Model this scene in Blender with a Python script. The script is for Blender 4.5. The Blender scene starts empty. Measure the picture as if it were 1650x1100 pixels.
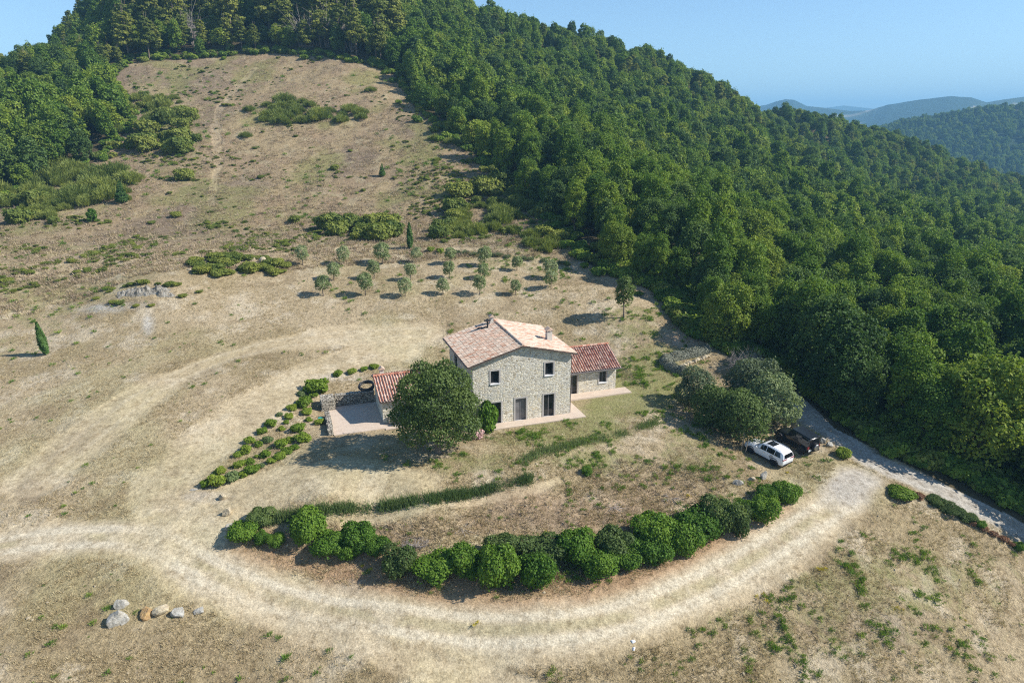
import bpy, bmesh, math, random
import numpy as np
from mathutils import Vector, Matrix, Euler

R = math.radians
random.seed(11)
rng = np.random.default_rng(11)
scene = bpy.context.scene

# ------------------------------------------------------------------ camera
CAM_H, CAM_PITCH, FPX = 27.0, R(17.65), 1100.0
cam_data = bpy.data.cameras.new('camera')
cam_data.sensor_width = 36.0
cam_data.lens = 36.0 * FPX / 1650.0
cam_data.clip_start = 0.5
cam_data.clip_end = 40000.0
cam = bpy.data.objects.new('camera', cam_data)
scene.collection.objects.link(cam)
cam.location = (0, 0, CAM_H)
cam.rotation_euler = (R(90) - CAM_PITCH, 0, 0)
scene.camera = cam

# ------------------------------------------------------------------ sky and sun
SUN_EL, SUN_AZ = R(38.5), R(-5)          # azimuth measured from +X towards +Y
world = bpy.data.worlds.new('World')
scene.world = world
world.use_nodes = True
wn = world.node_tree.nodes
sky = wn.new('ShaderNodeTexSky')
sky.sky_type = 'NISHITA'
sky.sun_disc = False
sky.sun_elevation = SUN_EL
sky.sun_rotation = R(90) - SUN_AZ
sky.altitude = 400
sky.air_density = 1.0
sky.dust_density = 0.0
sky.ozone_density = 4.0
wn['Background'].inputs['Strength'].default_value = 0.10
world.node_tree.links.new(sky.outputs['Color'], wn['Background'].inputs['Color'])

sd = bpy.data.lights.new('sun', 'SUN')
sd.energy = 5.0
sd.angle = R(0.53)
sd.color = (1.0, 0.955, 0.88)
sun = bpy.data.objects.new('sun', sd)
scene.collection.objects.link(sun)
sdir = Vector((math.cos(SUN_EL) * math.cos(SUN_AZ), math.cos(SUN_EL) * math.sin(SUN_AZ), math.sin(SUN_EL)))
sun.rotation_euler = (-sdir).to_track_quat('-Z', 'Y').to_euler()
sun.location = (80, -40, 120)

scene.view_settings.view_transform = 'Standard'
scene.view_settings.look = 'None'
scene.view_settings.exposure = 0.72
scene.view_settings.gamma = 1.0
scene.cycles.filter_width = 1.15
scene.cycles.use_denoising = False
# ------------------------------------------------------------------ terrain heights
CT, ST = math.cos(CAM_PITCH), math.sin(CAM_PITCH)
def ray(px, py):
    u, v = (px - 825) / FPX, (py - 550) / FPX
    return np.array([u, CT - v * ST, -ST - v * CT])
def at_z(px, py, z):
    k = ray(px, py); return np.array([0, 0, CAM_H]) + k * ((z - CAM_H) / k[2])
def at_d(px, py, d):
    k = ray(px, py); return np.array([0, 0, CAM_H]) + k * (d / k[1])
# survey points of the site: bearing (px, py) and the height above the house terrace
SURVEY_Z = [
 (841,678,0),(560,660,0),(520,695,0),(940,670,0),(1012,628,0),(660,765,-.15),(470,785,-.6),(860,745,-.3),(700,720,0),(780,690,0),
 (520,815,-.7),(680,800,-.6),(845,770,-.5),(960,715,-.35),(1060,675,-.3),
 (600,835,-1.7),(760,815,-1.6),(960,765,-1.3),(860,840,-2.4),(1010,835,-2.5),(1090,770,-1.6),(1150,730,-1.0),
 (385,885,-2.3),(500,895,-2.7),(640,938,-3.2),(750,950,-3.4),(870,958,-3.5),(990,930,-3.5),(1100,890,-3.3),(1220,848,-2.9),(1275,815,-2.5),
 (290,830,-1.5),(330,790,-1.0),(420,735,-.5),(250,880,-2.2),(400,935,-3.2),(600,1000,-4.0),(850,1015,-4.3),(1050,965,-4.1),(1200,890,-3.5),(1320,820,-2.7),
 (1370,775,-2.3),(1245,752,-2.1),(1300,735,-1.9),(1215,730,-2.0),(1330,700,-1.5),(1290,660,-.8),(1400,745,-2.2),(1500,790,-3.2),(1650,855,-5.0),
 (1150,560,1.2),(1080,560,1.4),(1100,610,.3),(1180,630,-.3),(1030,600,.6),
 (20,1090,-4.2),(400,1090,-5.2),(800,1095,-5.8),(1200,1090,-7.0),(1620,1090,-9.0),(1620,960,-6.8),(1400,870,-3.9),(1450,980,-6.0),(0,900,-2.6),(0,760,-1.0),(150,960,-3.2),
 (-500,1000,-3.5),(-500,700,1.0),(-500,500,5.5),(2100,1000,-11),(800,1500,-9),(1700,1400,-14),(0,1400,-7),
 (0,640,.8),(0,560,2.2),(200,640,1.3),(75,570,2.1),(230,505,4.6),(235,455,7.0),(120,480,5.0),(380,460,6.0),(390,415,8.0),(0,440,6.8),(0,500,4.2),(350,560,2.6),(450,640,.9),
 (560,590,1.6),(650,565,2.0),(600,530,3.0),(600,500,4.0),(720,505,3.7),(960,550,1.6),(900,500,3.8),
 (520,475,5.0),(660,475,5.0),(830,470,5.0),(490,425,7.0),(660,420,7.0),(840,430,6.7),(900,465,5.3),(960,440,6.0),(300,408,8.5),(560,398,8.2),(700,398,8.2),(820,405,8.0),
 (1000,510,3.6),(1080,540,2.2),(1060,480,4.3),(1170,565,1.0),
]
SURVEY_D = [   # points known by distance
 (400,385,119),(400,330,138),(400,220,176),(430,150,206),(430,90,237),(600,380,121),(600,330,140),(600,220,178),(610,140,212),(620,100,232),
 (250,380,120),(250,300,146),(250,200,183),(230,110,224),(330,95,234),(520,85,238),(720,300,148),(760,350,132),
 (150,300,147),(50,350,129),(0,325,138),(100,275,156),(200,212,176),(190,105,226),(0,400,111),(-300,400,108),(-300,300,140),
 (60,200,186),(0,135,212),(-200,150,205),(-400,160,200),
 (640,130,221),(700,195,187),(800,300,149),(770,250,166),
 (0,138,235),(0,150,280),(75,104,255),(75,110,300),(-100,150,260),(-250,180,270),(150,66,275),(150,76,320),(0,165,330),(200,10,300),(400,-20,312),(600,-25,322),(750,40,345),(900,84,372),(1000,118,390),(1100,150,405),(1240,206,455),(1340,226,480),(1450,242,500),(1560,274,512),(1650,298,520),
 (850,180,235),(1000,230,225),(1000,300,165),(1100,260,235),(1100,340,170),(1180,460,103),(1100,420,103),(1250,300,245),(1250,400,165),(1250,520,98),(1400,640,73),(1400,520,104),(1400,440,150),(1400,330,300),
 (1350,252,400),(1450,270,420),(1550,310,400),(1250,232,400),(1450,315,350),(1560,285,470),(1180,182,410),(1500,258,505),(1390,234,490),(1290,222,470),(1650,330,430),(1800,330,520),
 (1250,235,345),(1100,200,300),(900,120,300),(750,90,280),
 (1550,760,56),(1650,770,57),(1650,700,66),(1650,620,82),(1650,530,115),(1650,440,185),(1650,360,320),(1900,800,55),(1900,600,100),(1900,400,300),(2100,330,520),(1520,600,82),(1520,450,165),
]
EXTRA = [(60,420,30),(150,480,-10),(-180,330,10),(-250,230,15),(220,560,-40),(330,600,-60),(0,560,-20),(500,600,-70),(-350,120,0),(-300,60,0),(0,5,-16),(40,8,-19),(-40,5,-12),(100,40,-25),(-100,20,-5)]
_c = [at_z(*s) for s in SURVEY_Z] + [at_d(*s) for s in SURVEY_D] + [np.array(e, float) for e in EXTRA]
_c = np.array(_c)
_S = 100.0
_P = _c[:, :2] / _S
def _phi(r2):
    return 0.5 * r2 * np.log(np.maximum(r2, 1e-12))
def _solve(lam):
    n = len(_P)
    r2 = ((_P[:, None] - _P[None]) ** 2).sum(-1)
    M = np.zeros((n + 3, n + 3))
    M[:n, :n] = _phi(r2) + lam * np.eye(n)
    M[:n, n] = 1; M[:n, n + 1:] = _P
    M[n:, :n] = M[:n, n:].T
    return np.linalg.solve(M, np.concatenate([_c[:, 2], np.zeros(3)]))
_W = _solve(2e-4)
def tps(x, y):
    x = np.asarray(x, float).ravel(); y = np.asarray(y, float).ravel()
    out = np.empty_like(x); n = len(_P)
    for i in range(0, len(x), 20000):
        q = np.stack([x[i:i + 20000], y[i:i + 20000]], 1) / _S
        r2 = (q[:, :1] - _P[:, 0]) ** 2 + (q[:, 1:] - _P[:, 1]) ** 2
        out[i:i + 20000] = _phi(r2) @ _W[:n] + _W[n] + q @ _W[n + 1:]
    return out
def smooth(a, b, x):
    t = np.clip((x - a) / (b - a), 0, 1); return t * t * (3 - 2 * t)
def _hash(ix, iy, s):
    h = (ix.astype(np.int64) * 374761393 + iy.astype(np.int64) * 668265263 + s * 1274126177) & 0xFFFFFFFF
    h = ((h ^ (h >> 13)) * 1274126177) & 0xFFFFFFFF
    return ((h ^ (h >> 16)) & 0xFFFF) / 65535.0
def vnoise(x, y, s=0):
    ix, iy = np.floor(x), np.floor(y); fx, fy = x - ix, y - iy
    fx = fx * fx * (3 - 2 * fx); fy = fy * fy * (3 - 2 * fy)
    a, b = _hash(ix, iy, s), _hash(ix + 1, iy, s); c, d = _hash(ix, iy + 1, s), _hash(ix + 1, iy + 1, s)
    return (a * (1 - fx) + b * fx) * (1 - fy) + (c * (1 - fx) + d * fx) * fy
def fbm(x, y, o=4, s=0):
    v = 0; a = .5
    for k in range(o):
        v = v + a * vnoise(x * 2 ** k + 13.7 * k, y * 2 ** k - 7.3 * k, s + k); a *= .5
    return v / (1 - .5 ** o)

# house frame: origin at the front left wall corner, u along the front, w into the house
HO, HA = np.array([-3.6, 58.43]), R(18.7)
HU, HW = np.array([math.cos(HA), math.sin(HA)]), np.array([-math.sin(HA), math.cos(HA)])
def h2w(u, w):
    p = HO + HU * u + HW * w; return p
def w2h(x, y):
    dx, dy = x - HO[0], y - HO[1]
    return dx * HU[0] + dy * HU[1], dx * HW[0] + dy * HW[1]
def rectmask(u, w, u0, u1, w0, w1, f):
    d = np.maximum(np.maximum(u0 - u, u - u1), np.maximum(w0 - w, w - w1))
    return 1 - smooth(0, f, d)

def px_elev(px, py):
    k = ray(px, py); return k[2] / math.hypot(k[0], k[1]), math.atan2(k[0], k[1])
def ridge(az, pts):
    e = [px_elev(*p) for p in pts]
    return np.interp(az, [q[1] for q in e], [q[0] for q in e], left=-.03, right=None)
MIDHILL = [(1300,260),(1380,225),(1425,212),(1450,203),(1480,198),(1520,194),(1560,186),(1600,180),(1650,176),(1800,170),(2400,190)]
FARHILL = [(1000,190),(1180,178),(1235,169),(1252,163),(1266,160),(1280,161),(1300,171),(1330,174),(1370,179),(1400,178),(1430,169),(1480,161),(1530,155),(1565,157),(1590,165),(1620,160),(1650,156),(1800,160),(2400,170)]
PALEHILL = [(900,190),(1200,182),(1300,176),(1330,174),(1360,170),(1395,174),(1450,180),(1650,180),(2400,180)]
def height(x, y, detail=True):
    x = np.asarray(x, float); y = np.asarray(y, float); shp = x.shape
    x = x.ravel(); y = y.ravel()
    D = np.hypot(x, y); az = np.arctan2(x, y)
    z = np.full(x.shape, -85.0)
    near = D < 760
    zn = tps(x[near], y[near])
    k = smooth(560, 750, D[near])
    z[near] = zn * (1 - k) + z[near] * k
    far = D > 600
    if far.any():
        Df, af = D[far], az[far]; xf, yf = x[far], y[far]
        zf = z[far]
        w = 1 + .12 * np.sin(af * 9) + .1 * (fbm(af * 14, af * 0 + 3, 3, 5) - .5)
        for pts, d0, d1, amp in ((MIDHILL, 900, 1550, 22), (FARHILL, 2500, 3900, 40), (PALEHILL, 5600, 7600, 50)):
            dc = d1 * w
            crest = CAM_H + ridge(af, pts) * dc
            t = smooth(d0, 1, Df / dc * 1.0) if False else np.clip((Df - d0) / (dc - d0), 0, 1)
            up = t ** 1.15
            h = -85 + (crest + 85) * up + amp * (fbm(xf / (d1 * .12), yf / (d1 * .12), 4, 9) - .5) * 2 * up * (1 - up) * 1.6
            back = 1 - .8 * smooth(1.0, 1.7, Df / dc)
            h = np.where(Df > dc, -85 + (crest + 85) * back, h)
            zf = np.maximum(zf, h)
        z[far] = zf
    u, w_ = w2h(x, y)
    m = rectmask(u, w_, -12.6, 18.4, -2.2, 9.0, 2.2)
    z = z * (1 - m) + (-.02) * m
    if detail:
        nb = D < 800
        amp = .10 * (1 - .8 * m[nb]) * (1 + np.clip(D[nb] - 100, 0, 200) / 120)
        z[nb] += amp * (fbm(x[nb] / 1.7, y[nb] / 1.7, 4, 21) - .5) * 2 + .5 * (1 - m[nb]) * smooth(95, 140, D[nb]) * (fbm(x[nb] / 9, y[nb] / 9, 3, 33) - .5) * 2
    return z.reshape(shp)
_T = np.concatenate([np.linspace(18, 160, 1200), np.linspace(160.3, 640, 900)])
_cache = {}
def G(px, py):
    """ground point seen along a bearing"""
    key = (px, py)
    if key not in _cache:
        k = ray(px, py); p = np.array([0, 0, CAM_H])[None] + k[None] * (_T / k[1])[:, None]
        g = p[:, 2] - height(p[:, 0], p[:, 1], False)
        i = np.argmax(g < 0)
        if g[i] >= 0: i = len(g) - 1
        f = g[i - 1] / (g[i - 1] - g[i] + 1e-9) if i > 0 else 0
        q = p[i - 1] * (1 - f) + p[i] * f if i > 0 else p[0]
        _cache[key] = q
    return _cache[key]
def gz(x, y):
    return float(height(np.array([x]), np.array([y]))[0])
# ------------------------------------------------------------------ helpers
def tag(o, label=None, cat=None, group=None, kind=None):
    if label: o['label'] = label
    if cat: o['category'] = cat
    if group: o['group'] = group
    if kind: o['kind'] = kind
    return o
def link(o, parent=None):
    scene.collection.objects.link(o)
    if parent: o.parent = parent
    return o
def empty(name, loc=(0, 0, 0), rz=0.0):
    o = bpy.data.objects.new(name, None); o.empty_display_size = .3
    o.location = loc; o.rotation_euler = (0, 0, rz)
    return link(o)
def mesh_np(name, V, faces, mats, smooth_=False, mi=None, attrs=None):
    """mesh from a vertex array and a face array (n,3) / (n,4) or a list of such arrays"""
    me = bpy.data.meshes.new(name)
    fl = faces if isinstance(faces, list) else [faces]
    fl = [np.asarray(f, np.int32) for f in fl if len(f)]
    V = np.asarray(V, np.float32)
    me.vertices.add(len(V)); me.vertices.foreach_set('co', V.ravel())
    loops = np.concatenate([f.ravel() for f in fl])
    tot = np.concatenate([np.full(len(f), f.shape[1], np.int32) for f in fl])
    start = np.concatenate([[0], np.cumsum(tot)[:-1]]).astype(np.int32)
    me.loops.add(len(loops)); me.loops.foreach_set('vertex_index', loops)
    me.polygons.add(len(tot)); me.polygons.foreach_set('loop_start', start); me.polygons.foreach_set('loop_total', tot)
    if mi is not None: me.polygons.foreach_set('material_index', np.asarray(mi, np.int32))
    me.polygons.foreach_set('use_smooth', np.full(len(tot), bool(smooth_)))
    for k, v in (attrs or {}).items():
        v = np.asarray(v, np.float32)
        if v.ndim == 2:
            a = me.attributes.new(k, 'FLOAT_COLOR', 'POINT'); a.data.foreach_set('color', v.ravel())
        else:
            a = me.attributes.new(k, 'FLOAT', 'POINT'); a.data.foreach_set('value', v)
    for m in (mats if isinstance(mats, (list, tuple)) else [mats]): me.materials.append(m)
    me.update(calc_edges=True); me.validate()
    return me
class MB:
    """collects simple shapes into one mesh"""
    def __init__(s): s.V = []; s.F = []; s.M = []; s.n = 0; s.C = []
    def add(s, V, F, m=0, col=None):
        V = np.asarray(V, float)
        s.V.append(V); s.F += [tuple(i + s.n for i in f) for f in F]; s.M += [m] * len(F); s.n += len(V)
        s.C.append(np.tile(np.array(col if col is not None else (1, 1, 1, 1), float), (len(V), 1)))
    def box(s, a, b, m=0, bev=0.0, jit=0.0):
        (x0, y0, z0), (x1, y1, z1) = a, b
        V = np.array([(x, y, z) for z in (z0, z1) for y in (y0, y1) for x in (x0, x1)], float)
        if jit: V += rng.uniform(-jit, jit, V.shape)
        s.add(V, [(0, 2, 3, 1), (4, 5, 7, 6), (0, 1, 5, 4), (2, 6, 7, 3), (0, 4, 6, 2), (1, 3, 7, 5)], m)
    def tube(s, pts, rad, n=8, m=0, cap=True):
        pts = [np.array(p, float) for p in pts]
        rad = rad if isinstance(rad, (list, tuple)) else [rad] * len(pts)
        V = []; F = []
        for i, p in enumerate(pts):
            d = pts[min(i + 1, len(pts) - 1)] - pts[max(i - 1, 0)]; d /= np.linalg.norm(d) + 1e-9
            a = np.cross(d, (0, 0, 1) if abs(d[2]) < .9 else (1, 0, 0)); a /= np.linalg.norm(a); b = np.cross(d, a)
            for k in range(n):
                t = 2 * math.pi * k / n; V.append(p + (a * math.cos(t) + b * math.sin(t)) * rad[i])
        for i in range(len(pts) - 1):
            for k in range(n):
                F.append((i * n + k, i * n + (k + 1) % n, (i + 1) * n + (k + 1) % n, (i + 1) * n + k))
        if cap: F += [tuple(range(n))[::-1], tuple((len(pts) - 1) * n + k for k in range(n))]
        s.add(V, F, m)
    def lathe(s, c, prof, axis=(0, 0, 1), n=16, m=0):
        ax = np.array(axis, float); ax /= np.linalg.norm(ax)
        a = np.cross(ax, (0, 0, 1) if abs(ax[2]) < .9 else (1, 0, 0)); a /= np.linalg.norm(a); b = np.cross(ax, a)
        V = [np.array(c) + ax * h + (a * math.cos(2 * math.pi * k / n) + b * math.sin(2 * math.pi * k / n)) * r for r, h in prof for k in range(n)]
        F = [(i * n + k, i * n + (k + 1) % n, (i + 1) * n + (k + 1) % n, (i + 1) * n + k) for i in range(len(prof) - 1) for k in range(n)]
        F += [tuple(range(n))[::-1], tuple((len(prof) - 1) * n + k for k in range(n))]
        s.add(V, F, m)
    def mesh(s, name, mats, smooth_=False):
        me = bpy.data.meshes.new(name)
        me.from_pydata(np.concatenate(s.V).tolist(), [], s.F)
        for m in (mats if isinstance(mats, (list, tuple)) else [mats]): me.materials.append(m)
        me.polygons.foreach_set('material_index', np.array(s.M, np.int32))
        me.polygons.foreach_set('use_smooth', np.full(len(s.F), bool(smooth_)))
        me.update(); return me
    def build(s, name, mats, parent=None, smooth_=False):
        return link(bpy.data.objects.new(name, s.mesh(name, mats, smooth_)), parent)
def bevel(o, w=.01, seg=2):
    b = o.modifiers.new('bevel', 'BEVEL'); b.width = w; b.segments = seg; b.limit_method = 'ANGLE'; b.angle_limit = R(35)
    return o
ORD = 'first second third fourth fifth sixth seventh eighth ninth tenth eleventh twelfth thirteenth fourteenth fifteenth sixteenth seventeenth eighteenth nineteenth twentieth'.split()
def ordinal(i):
    if i < 20: return ORD[i]
    t = {2: 'twenty', 3: 'thirty', 4: 'forty', 5: 'fifty'}[(i + 1) // 10]
    return {20: 'twentieth', 30: 'thirtieth', 40: 'fortieth'}.get(i + 1) or t + '-' + ORD[(i + 1) % 10 - 1]

# ------------------------------------------------------------------ materials
class NT:
    def __init__(s, name):
        s.m = bpy.data.materials.new(name); s.m.use_nodes = True; s.t = s.m.node_tree; s.n = s.t.nodes; s.n.clear()
        s.out = s.n.new('ShaderNodeOutputMaterial')
    def new(s, ty, **kw):
        nd = s.n.new(ty)
        for k, v in kw.items(): setattr(nd, k, v)
        return nd
    def L(s, a, b): s.t.links.new(a, b)
    def val(s, nd, **kw):
        for k, v in kw.items(): nd.inputs[k.replace('_', ' ')].default_value = v
        return nd
    def noise(s, vec, scale, detail=4, rough=.6):
        nd = s.new('ShaderNodeTexNoise'); nd.inputs['Scale'].default_value = scale; nd.inputs['Detail'].default_value = detail; nd.inputs['Roughness'].default_value = rough
        if vec is not None: s.L(vec, nd.inputs['Vector'])
        return nd.outputs['Fac']
    def ramp(s, fac, stops):
        nd = s.new('ShaderNodeValToRGB'); e = nd.color_ramp.elements
        while len(e) < len(stops): e.new(.5)
        for k, (p, c) in enumerate(stops): e[k].position = p; e[k].color = (*c, 1) if len(c) == 3 else c
        s.L(fac, nd.inputs['Fac']); return nd.outputs['Color']
    def mix(s, fac, a, b, mode='MIX'):
        nd = s.new('ShaderNodeMix'); nd.data_type = 'RGBA'; nd.blend_type = mode
        for v, i in ((fac, 0), (a, 6), (b, 7)):
            if hasattr(v, 'is_linked'): s.L(v, nd.inputs[i])
            else: nd.inputs[i].default_value = v if i == 0 else (*v, 1)
        return nd.outputs[2]
    def math(s, op, a, b=None, c=None):
        nd = s.new('ShaderNodeMath'); nd.operation = op
        for i, v in enumerate((a, b, c)):
            if v is None: continue
            if hasattr(v, 'is_linked'): s.L(v, nd.inputs[i])
            else: nd.inputs[i].default_value = v
        return nd.outputs[0]
    def mapr(s, v, a, b, c, d):
        nd = s.new('ShaderNodeMapRange'); s.L(v, nd.inputs[0])
        for i, q in enumerate((a, b, c, d)): nd.inputs[i + 1].default_value = q
        return nd.outputs[0]
    def bump(s, h, st=.5, dist=.05):
        nd = s.new('ShaderNodeBump'); nd.inputs['Strength'].default_value = st; nd.inputs['Distance'].default_value = dist
        s.L(h, nd.inputs['Height']); return nd.outputs['Normal']
    def pbsdf(s, col, rough=.8, metal=0.0, normal=None, spec=.3, coat=0):
        p = s.new('ShaderNodeBsdfPrincipled')
        if hasattr(col, 'is_linked'): s.L(col, p.inputs['Base Color'])
        else: p.inputs['Base Color'].default_value = (*col, 1)
        if hasattr(rough, 'is_linked'): s.L(rough, p.inputs['Roughness'])
        else: p.inputs['Roughness'].default_value = rough
        p.inputs['Metallic'].default_value = metal; p.inputs['Specular IOR Level'].default_value = spec
        p.inputs['Coat Weight'].default_value = coat
        if normal is not None: s.L(normal, p.inputs['Normal'])
        s.L(p.outputs[0], s.out.inputs['Surface']); return s.m
    def obj(s): return s.new('ShaderNodeTexCoord').outputs['Object']
    def pos(s): return s.new('ShaderNodeNewGeometry').outputs['Position']
    def scaled(s, vec, sc):
        nd = s.new('ShaderNodeMapping'); nd.inputs['Scale'].default_value = sc; s.L(vec, nd.inputs['Vector']); return nd.outputs[0]
def plain(name, col, rough=.7, metal=0.0, spec=.3, var=.15, scale=6, coat=0, bump=0.0):
    t = NT(name); v = t.obj(); n = t.noise(v, scale, 5)
    c = t.mix(1.0, col, t.ramp(n, [(.25, (1 - var,) * 3), (.75, (1 + var,) * 3)]), 'MULTIPLY')
    return t.pbsdf(c, rough, metal, t.bump(n, bump, .02) if bump else None, spec, coat)
def leafmat(name, c0, c1, c2, trans=.33, hue=.75):
    """foliage: colour runs c0..c1..c2 by leaf and by plant"""
    t = NT(name)
    at = t.new('ShaderNodeAttribute', attribute_name='lv').outputs['Fac']
    rnd = t.new('ShaderNodeObjectInfo').outputs['Random']
    nz = t.noise(t.pos(), .35, 3)
    f = t.math('ADD', t.math('MULTIPLY', at, .45), t.math('ADD', t.math('MULTIPLY', rnd, hue * .55), t.math('MULTIPLY', nz, .35)))
    col = t.ramp(f, [(.22, c0), (.55, c1), (.95, c2)])
    d = t.new('ShaderNodeBsdfDiffuse'); t.L(col, d.inputs['Color'])
    tr = t.new('ShaderNodeBsdfTranslucent'); t.L(t.mix(1.0, col, (1.15, 1.2, .7), 'MULTIPLY'), tr.inputs['Color'])
    g = t.new('ShaderNodeBsdfGlossy'); g.inputs['Roughness'].default_value = .6; g.inputs['Color'].default_value = (.9, .95, 1, 1)
    m = t.new('ShaderNodeMixShader'); m.inputs[0].default_value = trans; t.L(d.outputs[0], m.inputs[1]); t.L(tr.outputs[0], m.inputs[2])
    m2 = t.new('ShaderNodeMixShader'); m2.inputs[0].default_value = .012; t.L(m.outputs[0], m2.inputs[1]); t.L(g.outputs[0], m2.inputs[2])
    t.L(m2.outputs[0], t.out.inputs['Surface']); return t.m

M = {}
M['oak'] = leafmat('oak_leaves', (.050, .105, .014), (.125, .205, .024), (.265, .33, .038))
M['maple'] = leafmat('light_green_leaves', (0.070, 0.120, 0.016), (0.150, 0.215, 0.026), (0.290, 0.335, 0.042), hue=.75)
M['ash'] = leafmat('dark_green_leaves', (.034,.070,.018), (.075,.130,.028), (.150,.215,.045), hue=.75)
M['ilex'] = leafmat('holm_oak_leaves', (0.044, 0.074, 0.020), (0.085, 0.130, 0.032), (0.150, 0.200, 0.052))
M['laurel'] = leafmat('laurel_leaves', (0.042, 0.100, 0.009), (0.088, 0.175, 0.015), (0.175, 0.270, 0.028), hue=.7)
M['olive'] = leafmat('olive_leaves', (0.135, 0.175, 0.070), (0.225, 0.275, 0.115), (0.330, 0.360, 0.190))
M['greyleaf'] = leafmat('grey_green_leaves', (0.085, 0.115, 0.055), (0.145, 0.180, 0.095), (0.225, 0.255, 0.140))
M['pine'] = leafmat('pine_needles', (0.070, 0.105, 0.020), (0.150, 0.180, 0.030), (0.280, 0.285, 0.050))
M['cypress'] = leafmat('cypress_leaves', (0.035, 0.080, 0.018), (0.070, 0.140, 0.028), (0.115, 0.200, 0.042))
M['broom'] = leafmat('broom_stems', (0.095, 0.135, 0.032), (0.170, 0.210, 0.048), (0.270, 0.295, 0.068), hue=.8)
M['bramble'] = leafmat('bramble_leaves', (.075, .115, .022), (.145, .185, .034), (.26, .28, .052), hue=.9)
M['rosemary'] = leafmat('bed_shrub_leaves', (0.080, 0.140, 0.012), (0.145, 0.225, 0.020), (0.235, 0.290, 0.036), hue=.9)
M['lavender'] = leafmat('lavender_leaves', (.13, .14, .105), (.19, .20, .15), (.26, .26, .20), trans=.15)
M['iris'] = leafmat('herb_leaves', (0.075, 0.125, 0.040), (0.125, 0.180, 0.058), (0.200, 0.245, 0.095))
M['deadleaf'] = leafmat('dead_leaves', (.16, .08, .045), (.25, .13, .075), (.34, .20, .12))
M['straw'] = leafmat('dry_grass_blades', (0.200, 0.145, 0.075), (0.400, 0.315, 0.180), (0.600, 0.500, 0.310), trans=.2)
M['drystem'] = leafmat('dead_stems', (0.200, 0.150, 0.100), (0.320, 0.240, 0.165), (0.420, 0.340, 0.240), trans=.1)
M['weed'] = leafmat('weed_leaves', (0.060, 0.130, 0.016), (0.120, 0.220, 0.028), (0.230, 0.300, 0.050), hue=.9)
M['yellow'] = leafmat('yellow_flowers', (.40, .33, .03), (.55, .45, .04), (.62, .52, .06), trans=.1)
M['pink'] = leafmat('pink_flowers', (.45, .26, .25), (.6, .38, .36), (.7, .5, .46), trans=.1)
M['bark'] = plain('bark', (.16, .125, .095), .95, var=.4, scale=9, bump=.6)
M['deadwood'] = plain('bare_wood', (.33, .29, .26), .95, var=.3, scale=9)
M['stakewood'] = plain('weathered_stake', (.34, .27, .19), .9, var=.25)

def stone_mat(name, cols, mortar, sc=(3.4, 3.4, 6.4), bump=.8):
    t = NT(name); v = t.obj()
    wob = t.new('ShaderNodeTexNoise'); wob.inputs['Scale'].default_value = 1.7; t.L(v, wob.inputs['Vector'])
    va = t.new('ShaderNodeVectorMath', operation='MULTIPLY_ADD'); t.L(wob.outputs['Color'], va.inputs[0]); va.inputs[1].default_value = (.16, .16, .16); t.L(v, va.inputs[2])
    s = t.scaled(va.outputs[0], sc)
    vo = t.new('ShaderNodeTexVoronoi'); vo.inputs['Scale'].default_value = 1.0; vo.inputs['Randomness'].default_value = .85; t.L(s, vo.inputs['Vector'])
    ve = t.new('ShaderNodeTexVoronoi', feature='DISTANCE_TO_EDGE'); ve.inputs['Scale'].default_value = 1.0; ve.inputs['Randomness'].default_value = .85; t.L(s, ve.inputs['Vector'])
    sep = t.new('ShaderNodeSeparateColor'); t.L(vo.outputs['Color'], sep.inputs[0])
    k = len(cols); col = t.ramp(sep.outputs[0], [(i / (k - 1), c) for i, c in enumerate(cols)])
    fine = t.noise(v, 14, 4); big = t.noise(v, .55, 4)
    col = t.mix(1.0, col, t.ramp(fine, [(.3, (.78,) * 3), (.7, (1.18,) * 3)]), 'MULTIPLY')
    col = t.mix(1.0, col, t.ramp(big, [(.3, (.86, .87, .88)), (.7, (1.1, 1.07, 1.0))]), 'MULTIPLY')
    e = t.mapr(ve.outputs['Distance'], .03, .13, 0, 1)
    col = t.mix(e, mortar, col)
    return t.pbsdf(col, .92, 0, t.bump(t.math('ADD', e, t.math('MULTIPLY', fine, .5)), bump, .05), .2)
M['stone'] = stone_mat('rubble_stone', [(.34, .285, .20), (.60, .545, .43), (.48, .45, .395), (.70, .65, .535), (.55, .475, .34), (.76, .71, .61)], (.66, .62, .535))
M['drystone'] = stone_mat('dry_stone', [(.30, .27, .22), (.46, .42, .35), (.36, .33, .27), (.55, .51, .44)], (.12, .10, .08))
def rock_mat(name, base, dark, tint):
    t = NT(name); v = t.obj(); a = t.noise(v, 2.2, 8, .7); b = t.noise(t.scaled(v, (1, 1, 4)), 5, 6)
    c = t.mix(t.mapr(a, .38, .62, 0, 1), dark, base); c = t.mix(t.mapr(b, .5, .75, 0, .7), c, tint)
    return t.pbsdf(c, .95, 0, t.bump(t.math('ADD', a, b), .7, .08), .2)
M['rock'] = rock_mat('grey_rock', (.50, .48, .43), (.26, .24, .20), (.42, .36, .26))
M['rock_dark'] = rock_mat('weathered_bedrock', (.33, .31, .27), (.13, .115, .09), (.27, .22, .14))
M['rock_ochre'] = rock_mat('ochre_rock', (.44, .29, .12), (.27, .16, .07), (.40, .35, .27))
M['rock_tan'] = rock_mat('tan_rock', (.54, .46, .31), (.33, .26, .17), (.48, .44, .36))
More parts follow.
